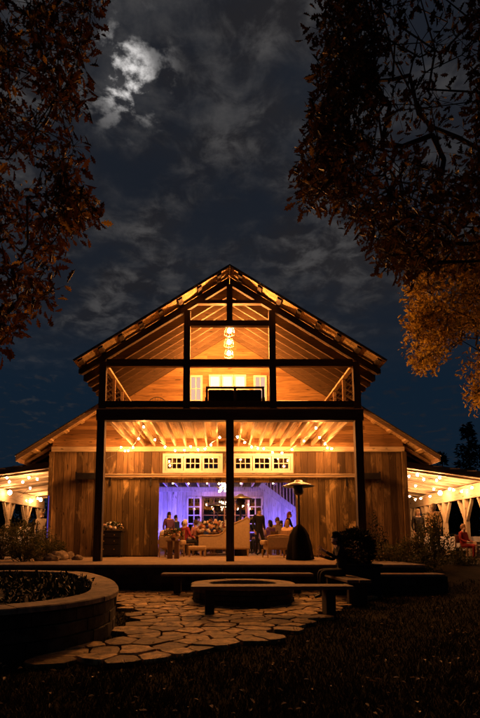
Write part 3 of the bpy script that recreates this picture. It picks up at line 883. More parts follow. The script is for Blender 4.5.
# ------------------------------------------------------------ lean-tos on both sides
def leanto(s):
    e = empty('lean_to', 'open lean-to roof with braced posts and string lights on the %s of the barn' % ('right' if s > 0 else 'left'), 'lean-to', (s*6.5,4.4,.55), 0, 'lean-to roofs beside the barn')
    class LB(MB):
        def build(q, name, mat, parent=None, **k):
            q.v = [(s*x-s*6.5, y-4.4, z-.55) for x, y, z in q.v]
            if s < 0: q.f = [f[::-1] for f in q.f]
            return MB.build(q, name, mat, parent or e, **k)
    U = lambda x: 3.86-.14*(x-6.45)
    b = LB(); x0, x1 = 6.45, 10.9
    n = 36
    for j in range(n):
        ya = 4.45+8*j/n; b.poly([(x0,U(x0)),(x1,U(x1)),(x1,U(x1)+.03),(x0,U(x0)+.03)], ya, ya+8/n-.005)
    rf = b.build('roof', M['tentboard'])
    b = LB(); b.poly([(x0-.02,U(x0)+.05),(x1+.1,U(x1)+.05),(x1+.1,U(x1)+.25),(x0-.02,U(x0)+.22)], 4.38, 12.6); b.build('roof_sheet', M['bronze'], rf)
    for k in range(6):
        x = 7.6+.62*k; b = LB(); b.box(x, x+.36, 4.372, 4.379, U(x)+.17, U(x)+.205); b.build('lit_gap_strip', M['tentboard'], rf)  # pale strips stand in for light showing through roof edge gaps
    for k in range(7):
        y = 4.75+1.25*k; b = LB()
        b.poly([(x0,U(x0)-.003),(x0,U(x0)-.07),(x1,U(x1)-.07),(x1,U(x1)-.003)], y-.04, y+.04); b.build('rafter', M['tentboard'])
    bx = 9.6
    b = LB(); b.box(bx-.09, bx+.09, 4.5, 12.3, U(bx)-.60, U(bx)-.19); b.build('beam', M['joist'])
    b = LB(); b.box(bx-.05, bx+.05, 4.5, 12.3, U(bx)-.188, U(bx)-.073); b.build('beam_packer', M['joist'])
    for y in (4.62, 6.2, 8.1, 10.1, 12.0):
        zt = U(bx)-.603
        b = LB(); b.box(bx-.085, bx+.085, y-.085, y+.085, .4, zt); b.build('post', M['palepost'])
        for dy in (-1, 1):
            b = LB(); b.bar((bx, y+dy*.07, zt-.85), (bx, y+dy*.55, zt-.01), .09, .11, (1,0,0)); b.build('brace', M['palepost'])
    return e
leanto(-1); leanto(1)

# ------------------------------------------------------------ lamps
def strand(label, P, rad, group, bm='bulb', cordup=.07, extra=None):
    P = [Vector(p) for p in P]; o = P[0]
    e = empty('string_lights', label, 'string lights', o, 0, group)
    c = MB(); line = []
    Q = P if not extra else [Vector(extra[0])]+P+([Vector(extra[1])] if len(extra) > 1 else [])
    for i, p in enumerate(Q):
        line.append(p+Vector((0,0,cordup))-o)
        if i < len(Q)-1:
            q = Q[i+1]; line.append((p+q)/2+Vector((0,0,cordup-.03*(q-p).length))-o)
    c.tube(line, .007, 4)
    for p in P: c.tube([p-o+Vector((0,0,cordup)), p-o+Vector((0,0,rad*.8))], .014, 6)
    c.build('cord', M['black'], e)
    m = MB(); m.ball((0,0,0), rad, rad, rad*1.15, 8, 6); proto = m.build('bulb', M[bm], e, smooth=True); proto.location = P[0]-o
    for p in P[1:]:
        k = proto.copy(); C.objects.link(k); k.parent = e; k.location = p-o
    return e
def porchpt(px, py, z=4.36, ymax=3.4, ymin=.25):
    p = atZ(px, py, z)
    if p.y > ymax: p = atY(px, py, ymax)
    if p.y < ymin: p = atY(px, py, ymin)
    return p
PA = [(121,447.5),(125,451),(128,450.6),(133,447.5),(138.5,438.7),(143.7,427)]
PB = [(155,439.7),(165,447),(175,450.6),(184.5,450),(190.6,446.6),(198,449.7),(205,449),(211,445),(219.7,437.5)]
PC = [(237.5,437),(244.7,442.5),(251.6,447),(257.8,448.4),(263.8,448.7),(272.5,452.5),(282,453),(292,449.7),(304,441),(316,428)]
PD = [(319.7,437.5),(325,443.8),(327.5,448),(331.6,448.7)]
for lab, pts_, ex in (('short string of warm bulbs curling under the left end of the porch ceiling', PA, [(-3.5,.15,3.4)]), ('string of warm bulbs swagged under the porch ceiling left of the middle post', PB, None),
                  ('string of warm bulbs swagged under the porch ceiling right of the middle post', PC, None), ('short string of four warm bulbs at the right end of the porch ceiling', PD, None)):
    strand(lab, [porchpt(*p) for p in pts_], .027, 'string lights under the porch', extra=ex)
b_in = [(173,483.5),(188.5,483.5),(207,483.5),(241,483.5),(273,483.5)]
strand('row of small bulbs strung just inside the barn door opening', [atY(px, py, 4.6) for px, py in b_in], .020, 'string lights inside the barn')
def ltpt(px, py, drop):
    z = 3.5
    for _ in range(8): p = atZ(px, py, z); z = 3.86-.14*(min(10.5, abs(p.x))-6.45)-.17-drop
    if p.y < 4.8: p = atY(px, py, 4.8)
    if p.y > 11.5: p = atY(px, py, 11.5)
    return p
RB = [[(55,157),(105,150),(143,177),(220,182),(238,167)],[(93,215),(203,235),(298,233),(322,240),(370,248),(432,226)],[(58,278),(92,297),(125,290),(180,278)]]
for i, row in enumerate(RB):
    strand(['front string of warm bulbs under the right lean-to roof','middle string of warm bulbs under the right lean-to roof','far string of warm bulbs low under the right lean-to roof'][i],
           [ltpt(400+x/5.99, 450+y/5.99, .06+.1*i) for x, y in row], .038, 'string lights under the lean-tos', 'bulbtent')
strand('largest single globe bulb hanging under the right lean-to', [ltpt(440.2, 493, .1)], .085, 'globe bulbs under the lean-tos', 'bulbsoft')
LBn = [[(40,165),(55,190),(135,192),(172,165),(222,175)],[(180,228),(97,292),(155,302),(188,305),(225,290)]]
for i, row in enumerate(LBn):
    strand(['front string of warm bulbs under the left lean-to roof','far string of warm bulbs under the left lean-to roof'][i],
           [ltpt(x/5.98, 450+y/5.98, .06+.12*i) for x, y in row], .038, 'string lights under the lean-tos', 'bulbtent')
strand('large globe bulb hanging at the outer side of the left lean-to', [ltpt(9.7, 492.6, .1)], .085, 'globe bulbs under the lean-tos', 'bulbsoft')
strand('large globe bulb hanging near the barn corner under the left lean-to', [ltpt(40.6, 499.7, .12)], .075, 'globe bulbs under the lean-tos', 'bulbsoft')

def pendant(label, x, y, z):
    e = empty('pendant_lamp', label, 'pendant lamp', (x,y,z), 0, 'pendant lamps over the balcony')
    m = MB(); m.tube([(0,0,.34),(0,0,RZ(0)-.3-z)], .006, 5); m.build('cord', M['black'], e)
    m = MB(); m.lathe([(.03,.36),(.045,.34),(.045,.22),(.02,.2)], n=10); m.build('socket', M['metal'], e)
    m = MB()
    for k in range(12):
        a = 2*PI*k/12
        m.tube([(r*math.cos(a), r*math.sin(a), h) for r, h in ((.045,.28),(.11,.24),(.155,.14),(.165,.02))], .004, 3)
    for r, h in ((.165,.02),(.155,.14),(.11,.24)):
        m.tube([(r*math.cos(2*PI*k/20), r*math.sin(2*PI*k/20), h) for k in range(21)], .005, 3)
    m.build('cage', M['metal'], e)
    m = MB(); m.ball((0,0,.12), .052, .052, .068, 12, 8); m.build('bulb', M['pendant'], e, smooth=True)
pendant('front and topmost of the three lit wire dome lamps above the balcony', 0, .42, atY(228,331,.42).z-.12)
pendant('middle of the three lit wire dome lamps above the balcony', 0, 1.5, atY(228,342.5,1.5).z-.12)
pendant('rear and lowest of the three lit wire dome lamps above the balcony', .01, 2.4, atY(228,353.5,2.4).z-.12)

ch = empty('chandelier', 'lit crystal chandelier hanging inside the barn left of the middle post', 'chandelier', (-.16,7.0,3.38))
m = MB(); m.tube([(0,0,.3),(0,0,.78)], .01, 5); m.build('rod', M['metal'], ch)
m = MB()
for k in range(10):
    a = 2*PI*k/10; m.tube([(0,0,.02),(.18*math.cos(a),.18*math.sin(a),-.06),(.32*math.cos(a),.32*math.sin(a),.05)], .008, 4)
m.build('arm', M['metal'], ch)
m = MB(); m.ball((0,0,0), .026, .026, .04, 6, 4); cr = m.build('crystal', M['chand'], ch)
for k in range(26):
    a = R.random()*2*PI; r = R.uniform(.05,.34); q = cr
    if k: q = cr.copy(); C.objects.link(q); q.parent = ch
    q.location = (r*math.cos(a), r*math.sin(a), R.uniform(-.16,.18))

def area(name, loc, tgt, energy, col, size, spread=None, kind='AREA'):
    l = bpy.data.lights.new(name, kind); l.energy = energy; l.color = col
    if kind == 'AREA': l.shape = 'DISK'; l.size = size
    if kind == 'SPOT': l.spot_size = math.radians(spread); l.spot_blend = .8; l.shadow_soft_size = size
    if kind == 'POINT': l.shadow_soft_size = size
    o = bpy.data.objects.new(name, l); C.objects.link(o); o.location = loc
    o.rotation_euler = (Vector(tgt)-Vector(loc)).to_track_quat('-Z', 'Y').to_euler(); return o
VIO = (.17,.12,1.0)
def uplight(label, x, y, e, tx, ty, tz, col=VIO):
    u = empty('uplight', label, 'uplight', (x,y,.6), 0, 'violet uplights inside the barn')
    m = MB(); m.lathe([(.09,0),(.1,.03),(.1,.2),(.085,.2),(.08,.17),(.01,.17)], n=14); m.build('housing', M['black'], u)
    m = MB(); m.lathe([(.078,.172),(.07,.178),(.005,.18)], n=14); m.build('lens', M['led'], u)
    l = area('uplight_beam', (x,y,.82), (tx,ty,tz), e, col, .06, 110, 'SPOT')
    l.parent = u; l.location = (0,0,.22)
uplight('violet uplight at the foot of the left interior wall', -3.3, 10.3, 900, -3.0, 12.2, 3.2)
uplight('violet uplight beside the left interior french door', -2.3, 10.2, 480, -1.9, 12.2, 3.4)
uplight('violet uplight under the interior staircase', 2.75, 8.0, 620, 2.7, 9.6, 2.4)
uplight('violet uplight beside the right interior french door', 1.0, 10.2, 480, 1.5, 12.2, 3.4)
ls = MB(); ls.box(-6.42,-6.395,3.90,3.925,1.2,2.75); tag(ls.build('led_strip', M['led']), 'thin violet light strip on the left barn corner', 'light strip')

# patio heaters
def heater(label, x, y, cover=True):
    e = empty('patio_heater', label, 'patio heater', (x,y,.6), 0, 'patio heaters')
    m = MB(); m.lathe([(.24,0),(.25,.03),(.25,.1),(.22,.13)] if cover else [(.24,0),(.25,.03),(.25,.75),(.2,.8),(.03,.82)], n=24); m.build('base', M['metal'], e)
    m = MB(); m.tube([(0,0,.1),(0,0,1.92)], .032, 10); m.build('pole', M['metal'], e)
    m = MB(); m.lathe([(.05,1.88),(.13,1.92),(.15,2.0),(.15,2.14),(.12,2.18)], n=20); m.build('burner', M['metal'], e)
    m = MB(); m.lathe([(.475,2.14),(.48,2.15),(.30,2.22),(.12,2.28),(.1,2.32),(.02,2.34),(.01,2.325),(.1,2.27),(.29,2.205),(.465,2.14)], n=32); m.build('hood', M['hood'], e, smooth=True)
    if cover:
        m = MB(); n = 40; vs = []; pr = [(.40,0.02),(.39,.1),(.33,.42),(.26,.72),(.16,.92),(.06,1.02),(.034,1.04)]
        for r, z in pr:
            for k in range(n):
                a = 2*PI*k/n; q = 1+.09*math.sin(a*6+z*2)*(1 if z < .8 else .3)+.04*math.sin(a*11+z*5)
                vs.append((r*q*math.cos(a), r*q*math.sin(a), z))
        m.add(vs, [(i*n+k, i*n+(k+1) % n, (i+1)*n+(k+1) % n, (i+1)*n+k) for i in range(len(pr)-1) for k in range(n)])
        m.build('cover', M['cover'], e, smooth=True)
heater('tall patio heater on the porch with its base wrapped in a black cover', 2.03, .75)
heater('patio heater with bare pole standing inside the barn door behind the middle post', .5, 5.2, False)
# ------------------------------------------------------------ people
SKIN = plain('skin', (.55,.36,.26), .5, 0, .06)
def cloth_mat(name, c): return plain(name, c, .85, 0, .18, 20)
PE = []
BONES = [('pelvis','spine'),('spine','chest'),('chest','neck'),('neck','head0'),('head0','head1'),('chest','shL'),('shL','elL'),('elL','wrL'),('wrL','haL'),('chest','shR'),('shR','elR'),('elR','wrR'),('wrR','haR'),
         ('pelvis','hiL'),('hiL','knL'),('knL','anL'),('anL','toL'),('pelvis','hiR'),('hiR','knR'),('knR','anR'),('anR','toR')]
RAD = dict(pelvis=(.155,.115), spine=(.135,.10), chest=(.165,.115), neck=(.055,.055), head0=(.072,.085), head1=(.078,.095), sh=(.068,.068), el=(.046,.046), wr=(.03,.026), ha=(.038,.02), hi=(.095,.095), kn=(.06,.06), an=(.042,.042), to=(.042,.03))
def person(label, loc, rz, sit=False, tall=1.72, pose=None, top=(.03,.03,.035), leg=(.02,.02,.025), hair=(.04,.025,.015), hairlen=0, lean=(0,0), turn=0, group=None, open_hand=False, bulk=1.0):
    k = tall/1.72
    if sit:
        J = dict(pelvis=(0,0,.53), spine=(0,.02,.70), chest=(0,.01,.92), neck=(0,-.01,1.06), head0=(0,-.035,1.14), head1=(0,-.03,1.235))
        for s, n in ((1,'L'),(-1,'R')):
            J.update({'sh'+n:(s*.185,.01,1.0),'el'+n:(s*.25,-.03,.74),'wr'+n:(s*.19,-.27,.66),'ha'+n:(s*.16,-.35,.65),'hi'+n:(s*.1,-.03,.51),'kn'+n:(s*.12,-.45,.53),'an'+n:(s*.12,-.42,.09),'to'+n:(s*.13,-.58,.04)})
    else:
        J = dict(pelvis=(0,0,.95), spine=(0,0,1.13), chest=(0,0,1.34), neck=(0,-.005,1.48), head0=(0,-.03,1.56), head1=(0,-.025,1.645))
        for s, n in ((1,'L'),(-1,'R')):
            J.update({'sh'+n:(s*.185,0,1.42),'el'+n:(s*.245,.03,1.14),'wr'+n:(s*.235,-.06,.90),'ha'+n:(s*.225,-.09,.82),'hi'+n:(s*.1,0,.92),'kn'+n:(s*.105,-.02,.5),'an'+n:(s*.11,.02,.08),'to'+n:(s*.13,-.14,.04)})
    for n, v in (pose or {}).items(): J[n] = v
    zp = J['pelvis'][2]
    for n in J:
        x, y, z = J[n]
        if n[:2] in ('pe','sp','ch','ne','he','sh','el','wr','ha') and not (pose and n in pose):
            f = max(0, z-zp); J[n] = (x+lean[0]*f, y+lean[1]*f, z)
        elif n[:2] in ('hi','kn','an','to','el','wr','ha'): pass
        J[n] = Vector(J[n])*k
    names = list(J); idx = {n:i for i, n in enumerate(names)}
    vs = [J[n] for n in names]; es = [(idx[a], idx[b]) for a, b in BONES]
    rad = [Vector(RAD[n] if n in RAD else RAD[n[:2]])*k*(bulk if n in ('pelvis','spine','chest') else 1) for n in names]
    roots = [idx['pelvis']]
    for s, n in ((1,'L'),(-1,'R')):                     # five fingers rooted inside each palm
        w0, h0 = J['wr'+n], J['ha'+n]; d = (h0-w0).normalized()
        side = d.cross(Vector((s,0,.2))).normalized() if abs(d.x) < .8 else Vector((0,-1,.1)).normalized()
        curl = side.cross(d)*(.0 if open_hand else .5)*s
        for f in range(4):
            o = h0 - d*.012*k + side*(f-1.5)*.020*k; ln = (.075,.085,.08,.06)[f]*k
            spread = side*(f-1.5)*(.22 if open_hand else .05)
            d1 = (d+spread+curl*.3).normalized(); d2 = (d+spread+curl*1.1).normalized()
            b = len(vs); vs += [o, o+d1*ln*.55, o+d1*ln*.55+d2*ln*.55]; es += [(b,b+1),(b+1,b+2)]; rad += [Vector((.0095,.0095))*k]*2+[Vector((.008,.008))*k]; roots.append(b)
        o = w0.lerp(h0, .55)+side*(-.022)*k; td = (d*.55-side*.8+curl*.3).normalized()
        b = len(vs); vs += [o, o+td*.04*k, o+(td*.05+d*.032)*k]; es += [(b,b+1),(b+1,b+2)]; rad += [Vector((.011,.011))*k]*2+[Vector((.009,.009))*k]; roots.append(b)
    hc = J['head0'].lerp(J['head1'], .55); ct, sn = math.cos(turn), math.sin(turn)
    def hp(x, y, z): return hc+Vector((x*ct-y*sn, x*sn+y*ct, z))*k
    for pts_, r in (([hp(0,-.07,.012), hp(0,-.105,-.018), hp(0,-.112,-.028)], (.013,.012,.012)), ([hp(.07,.01,.0), hp(.088,.018,.006)], (.016,.012)), ([hp(-.07,.01,.0), hp(-.088,.018,.006)], (.016,.012)), ([hp(0,-.055,-.07), hp(0,-.085,-.082)], (.03,.02))):
        b = len(vs); vs += pts_; es += [(b+i, b+i+1) for i in range(len(pts_)-1)]; rad += [Vector((q, q))*k for q in r]; roots.append(b)
    root = empty('person', label, 'person', loc, rz, group)
    me = bpy.data.meshes.new('body'); me.from_pydata(vs, es, []); me.update()
    o = bpy.data.objects.new('body', me); C.objects.link(o); o.parent = root
    sk = o.modifiers.new('skin', 'SKIN'); sk.use_smooth_shade = True
    sd = me.skin_vertices[0].data
    for i, r in enumerate(rad): sd[i].radius = r; sd[i].use_root = i in roots
    ss = o.modifiers.new('sub', 'SUBSURF'); ss.levels = 1; ss.render_levels = 1
    mats = [SKIN, cloth_mat('top cloth', top), cloth_mat('leg cloth', leg), M['black']]
    PE.append((o, J, mats))
    # hair
    m = MB(); m.ball((0,0,0), .092*k, .112*k, .128*k, 16, 12)
    out = []
    for v in m.v:
        v = Vector(v); u = Vector((v.x/.092, v.y/.112, v.z/.128))/k
        if u.y < -.25 and u.z < .52: v *= .72
        elif u.y < .25 and u.z < -.25: v *= .72
        elif hairlen and u.z < -.1 and u.y > .12: v.z -= hairlen*k*(-u.z); v.x *= 1+.25*(-u.z); v.y = v.y*1.0+.012
        elif u.z < -.55: v *= .8
        v *= 1+.05*noise.noise(v*30)
        out.append(hp(v.x/k, v.y/k+.012, v.z/k+.022))
    m.v = [tuple(p) for p in out]
    m.build('hair', cloth_mat('hair', hair), root, smooth=True)
    for s in (-1, 1):
        m = MB(); c = hp(s*.03,-.083,.02); m.ball(c, .010*k, .008*k, .008*k, 6, 5); m.build('eye', M['black'], root)
    return root
def finish_people():
    dg = bpy.context.evaluated_depsgraph_get(); dg.update()
    res = [(o, bpy.data.meshes.new_from_object(o.evaluated_get(dg))) for o, _, _ in PE]
    for (o, J, mats), (_, me) in zip(PE, res):
        o.modifiers.clear(); o.data = me; me.name = 'body'; me.materials.clear()
        for q in mats: me.materials.append(q)
        segs = [(J[a], J[b], a, b) for a, b in BONES]
        for p in me.polygons:
            c = p.center; best = 1e9; who = None; tt = 0
            for a, b, na, nb in segs:
                ab = b-a; t = max(0, min(1, (c-a).dot(ab)/max(1e-6, ab.length_squared))); d = (c-(a+ab*t)).length
                if d < best: best = d; who = (na, nb); tt = t
            na, nb = who
            if nb in ('head0','head1') or (nb == 'neck' and tt > .75): mi = 0
            elif nb[:2] == 'ha' or (nb[:2] == 'wr' and tt > .9): mi = 0
            elif nb[:2] == 'to' or (nb[:2] == 'an' and tt > .93): mi = 3
            elif nb[:2] in ('hi','kn','an') or na == 'pelvis' and nb != 'spine': mi = 2
            else: mi = 1
            p.material_index = mi; p.use_smooth = True

# the seated figure by the fire pit, one hand held out towards the pit
person('dark seated person in profile on the short bench holding hands out toward the fire pit', (2.22,-3.62,.0), math.radians(-88), True, 1.74,
       dict(elL=(.22,-.16,.80), wrL=(.14,-.38,.93), haL=(.10,-.455,.985), elR=(-.24,-.12,.76), wrR=(-.16,-.36,.82), haR=(-.12,-.44,.845), anL=(.12,-.47,.09), toL=(.13,-.62,.04)),
       top=(.012,.012,.014), leg=(.012,.012,.016), hair=(.02,.014,.01), hairlen=.12, lean=(0,-.16), open_hand=True)
DARK = (.02,.02,.025)
person('woman with long dark hair standing at the left side of the barn doorway', (-2.22,5.1,.6), .7, False, 1.62, None, (.12,.05,.14), DARK, (.025,.015,.012), .22, group='guests inside the barn')
person('dark haired guest standing behind the woman at the left interior wall', (-2.25,8.2,.6), .9, False, 1.66, None, (.03,.04,.10), DARK, (.03,.02,.015), group='guests inside the barn')
person('white haired guest in a red top seated behind the side table flowers', (-1.6,4.95,.6), 2.3, True, 1.75, None, (.30,.03,.06), DARK, (.75,.72,.66), group='guests inside the barn')
person('guest in a pink top seated left of the big rose arrangement', (-1.25,6.0,.6), -2.2, True, 1.8, None, (.55,.25,.24), DARK, (.08,.05,.03), group='guests inside the barn')
person('guest in a blue shirt seated beyond the chaise longue', (-.95,6.9,.6), -.4, True, 1.8, None, (.10,.16,.40), DARK, (.03,.02,.015), group='guests inside the barn')
person('man in a dark suit standing inside the barn right of the middle post', (1.2,5.35,.6), .5, False, 1.80, dict(knL=(.13,-.1,.5), anL=(.15,.05,.09), toL=(.16,-.1,.04)), (.014,.013,.02), (.014,.013,.018), (.05,.03,.02), group='guests inside the barn')
person('dark haired guest in a violet top seated behind the tan armchair', (1.72,6.1,.6), -2.4, True, 1.78, None, (.24,.12,.42), DARK, (.025,.016,.014), .08, group='guests inside the barn')
person('guest in a pale cream top seated under the interior stairs', (2.05,6.6,.6), .5, True, 1.95, None, (.62,.48,.34), (.1,.08,.07), (.12,.07,.04), group='guests inside the barn')
person('red haired woman in a dark dress leaning forward by the right door', (2.28,5.7,.6), 1.2, False, 1.66, dict(elL=(.2,-.22,1.12), wrL=(.1,-.4,1.02), haL=(.06,-.47,1.0)), (.035,.02,.03), DARK, (.20,.05,.02), .16, lean=(0,-.22), group='guests inside the barn')
person('guest in a pale peach dress seated nearest the right door edge', (2.22,4.75,.6), 2.7, True, 1.72, None, (.70,.50,.34), (.62,.45,.3), (.30,.17,.08), .14, group='guests inside the barn')
for lab, x, y, rz, sit, tall, tp, hr, hl in (
    ('guest in a teal top seated between the white haired guest and the rear french door', -1.85,7.4,.6,True,1.8,(.06,.25,.28),(.06,.035,.02),0),
    ('guest in a white shirt standing far back by the left rear french door', -1.35,10.6,.3,False,1.74,(.7,.68,.66),(.03,.02,.015),0),
    ('guest in a dark blue dress standing far back before the rear window wall', -.75,10.9,-.6,False,1.66,(.03,.04,.14),(.10,.05,.02),.14),
    ('guest in a grey suit standing far back right of the middle post', .75,10.4,.8,False,1.80,(.12,.12,.13),(.12,.08,.04),0),
    ('blond guest in a lilac dress seated between the suited man and the violet top', 1.5,7.6,-1.2,True,1.76,(.45,.30,.55),(.45,.30,.12),.16),
    ('guest in a brown jacket seated far back under the stairs', 2.35,7.9,.5,True,1.85,(.2,.11,.06),(.04,.025,.02),0)):
    person(lab, (x,y,.6), rz, sit, tall, None, tp, DARK, hr, hl, group='guests inside the barn')
person('man in a pale jacket standing under the left lean-to near the barn corner', (-7.72,7.0,.58), .35, False, 1.74, dict(elL=(.26,-.05,1.14), wrL=(.1,-.24,1.08), haL=(.04,-.3,1.1)), (.42,.33,.22), (.30,.24,.16), (.16,.09,.04), group='guests under the lean-tos')
person('person in a dark suit standing under the right lean-to close to the barn wall', (7.42,5.6,.58), .2, False, 1.78, None, (.016,.014,.016), (.014,.013,.015), (.30,.2,.1), group='guests under the lean-tos')
person('tall man in a pale shirt standing behind the tall right shrub', (7.28,3.8,.56), -.9, False, 1.88, None, (.50,.36,.2), (.03,.03,.03), (.62,.5,.34), group='guests under the lean-tos', bulk=1.1)
person('guest in a red dress seated under the right lean-to', (8.85,5.0,.45), .6, True, 1.72, None, (.28,.025,.018), (.25,.02,.015), (.28,.15,.07), group='guests under the lean-tos')
finish_people()

# ------------------------------------------------------------ furniture
def bentpoly(e, name, pts, y0, y1, mat, bev=.03):
    m = MB(); m.poly(pts, y0, y1); return m.build(name, mat, e, bevel=bev)
# chaise longue, seen from behind
e = empty('chaise_longue', 'tan chaise longue with a sweeping high back turned away in the barn doorway', 'sofa', (0,4.45,.6))
S = [(-1.07,.26),(.80,.26),(.80,1.28),(.74,1.38),(.66,1.40),(.6,1.33),(.45,1.27),(.17,1.15),(.03,1.09),(-.08,.98),(-.2,.84),(-.33,.765),(-.5,.745),(-1.0,.745),(-1.07,.70)]
bentpoly(e, 'backrest', S, -.08, .08, M['linen'], .04)
m = MB(); m.tube([(x, -.085, z+.01) for x, z in S[2:]], .018, 6); m.build('carved_trim', M['gold'], e)
m = MB(); m.box(-1.03,.72,.085,.72,.24,.46); m.build('seat', M['linen'], e, bevel=.05)
m = MB(); m.box(.62,.80,.085,.7,.465,1.05); m.build('arm', M['linen'], e, bevel=.06)
for x in (-.98, .72):
    for y in (0, .62):
        m = MB(); m.tube([(x, y, .25), (x*1.02, y-.02, .12), (x*1.0, y, .0)], [.045,.03,.018], 8); m.build('leg', M['gold'], e)
def armchair(label, loc, rz, w_, h, pillow=False):
    e = empty('armchair', label, 'armchair', loc, rz, 'armchairs at the barn doorway')
    hw = w_/2
    m = MB(); m.box(-hw*.84, hw*.84, -.07, .06, .30, h); m.build('backrest', M['linen'], e, bevel=.04)
    m = MB(); m.tube([(-hw*.86,-.03,.28),(-hw*.87,-.03,h-.02),(-hw*.8,-.03,h+.015),(0,-.03,h+.035),(hw*.8,-.03,h+.015),(hw*.87,-.03,h-.02),(hw*.86,-.03,.28)], .02, 6); m.build('carved_frame', M['gold'], e)
    m = MB(); m.box(-hw*.8, hw*.8, .065, .62, .26, .44); m.build('seat', M['linen'], e, bevel=.05)
    for s in (-1, 1):
        m = MB(); m.box(s*hw*.93-.07, s*hw*.93+.07, .03, .58, .42, .58); m.build('arm', M['linen'], e, bevel=.05)
        for y in (.0, .55):
            m = MB(); m.tube([(s*hw*.85, y, .28), (s*hw*.88, y*1.02, .13), (s*hw*.86, y, 0)], [.035,.026,.018], 8); m.build('leg', M['gold'], e)
    return e
armchair('tan armchair with gilded frame seen from behind beside the covered heater', (1.62,2.45,.6), .22, .86, .70)
a = armchair('tan armchair heaped with pale cushions at the left door edge', (-2.02,3.25,.6), -.25, .80, .72)
for i, (x, z, r) in enumerate([(-2.22,1.40,.15),(-2.05,1.44,.17)]):
    m = MB(); m.ball((0,0,0), r, .07, r, 12, 8)
    o = m.build('cushion', M['linen'] if i else M['cloth'], loc=(x,3.36,z-.02), smooth=True); o.rotation_euler = (.2,.5*(i-.5),0)
    tag(o, ['pale cushion on the left of the heaped armchair','tan round cushion in the middle of the heaped armchair'][i], 'cushion')
e = empty('ottoman', 'pale upholstered ottoman on short legs left of the chaise longue', 'ottoman', (-1.08,3.75,.6))
m = MB(); m.box(-.32,.32,-.22,.22,.22,.38); m.build('seat', M['linen'], e, bevel=.05)
for x in (-.27,.27):
    for y in (-.17,.17):
        m = MB(); m.tube([(x,y,.23),(x,y,0)], [.028,.016], 8); m.build('leg', M['gold'], e)
e = empty('side_table', 'small wooden side table with two slab legs in front of the left armchair', 'side table', (-1.74,2.05,.6))
for x in (-.12,.1):
    m = MB(); m.box(x-.075,x+.075,-.14,.14,0,.53); m.build('leg', M['oak'], e, bevel=.01)
m = MB(); m.box(-.24,.22,-.18,.18,.532,.57); m.build('table_top', M['oak'], e, bevel=.008)
flow_cream = plain('cream petals', (.74,.58,.42), .8, 0, .12); flow_peach = plain('peach petals', (.70,.38,.22), .8, 0, .15); flow_rust = plain('rust petals', (.35,.12,.07), .8, 0, .2); flow_white = plain('white petals', (.8,.76,.68), .8, 0, .06)
leafy = leafmat('bouquet leaves', [(0,(.03,.05,.02)),(1,(.10,.12,.05))], .2)
def flowers(label, loc, rx, ry, rz_, n, r, mats, vase=(.08,.14)):
    e = empty('flower_arrangement', label, 'flowers', loc)
    m = MB(); vr, vh = vase; m.lathe([(vr*.7,0),(vr,vh*.5),(vr*.8,vh)], n=14); m.build('vase', M['oak'], e)
    m = MB()
    for _ in range(170):
        v = rvec(); v.z = abs(v.z); leaf(m, Vector((v.x*rx*.9, v.y*ry*.9, vh+v.z*rz_*.9)), v+rvec()*.6, rvec(), R.uniform(.08,.15), OVAL)
    m.build('foliage', leafy, e)
    protos = []
    for q in mats:
        m = MB()
        for j, (rr, zz_, cnt) in enumerate(((1,.0,6),(.8,.25,6),(.5,.5,5),(.25,.6,3))):
            for a in range(cnt):
                t = 2*PI*(a+j*.4)/cnt; m.ball((r*.55*rr*math.cos(t), r*.55*rr*math.sin(t), r*zz_), r*.42, r*.42, r*.5, 6, 4)
        protos.append((m, q))
    first = {}
    for i in range(n):
        v = rvec(); v.z = abs(v.z)
        p = Vector((v.x*rx, v.y*ry, vh+v.z*rz_))*1.0
        kx = R.randrange(len(protos))
        if kx not in first: o = protos[kx][0].build('blossom', protos[kx][1], e, smooth=True); first[kx] = o
        else: o = first[kx].copy(); C.objects.link(o); o.parent = e
        o.location = p; o.rotation_euler = Vector((v.x, v.y-.3, v.z+.2)).to_track_quat('Z','Y').to_euler()
        s_ = R.uniform(.75,1.3); o.scale = (s_,)*3
    return e
flowers('peach and rust flowers on the small side table', (-1.76,2.05,1.172), .26,.18,.18, 18, .055, [flow_peach, flow_rust, flow_cream])
e = empty('round_table', 'round wooden table behind the chaise longue under the rose arrangement', 'table', (-.55,5.75,.6))
m = MB(); m.lathe([(.72,.70),(.74,.72),(.74,.77),(.01,.775)], n=28); m.build('table_top', M['oak'], e)
m = MB(); m.lathe([(.28,0),(.26,.05),(.08,.1),(.07,.69),(.2,.698)], n=18); m.build('pedestal', M['oak'], e)
flowers('large heap of cream and peach roses on the round table', (-.55,5.75,1.376), .58,.42,.44, 95, .062, [flow_cream, flow_peach, flow_white, flow_rust], (.2,.12))
e = empty('tiered_cake', 'pale three tiered cake left of the middle post', 'cake', (-.02,6.6,.6))
m = MB(); m.lathe([(.3,0),(.3,.04),(.05,.06),(.05,.9),(.26,.92),(.26,.95)], n=20); m.build('stand', M['oak'], e)
for r, z0, z1 in ((.2,.955,1.12),(.145,1.124,1.27),(.095,1.274,1.4)):
    m = MB(); m.lathe([(r,z0),(r,z1-.01),(r-.012,z1),(.005,z1)], n=22); m.build('tier', flow_white, e)
e = empty('black_cabinet', 'black drawer cabinet against the left sliding door under pale flowers', 'cabinet', (-4.06,3.5,.6))
m = MB(); m.box(-.40,.40,-.24,.24,.06,.86); m.build('carcass', M['black'], e, bevel=.01)
m = MB(); m.box(-.44,.44,-.27,.27,.863,.91); m.build('top', M['black'], e, bevel=.01)
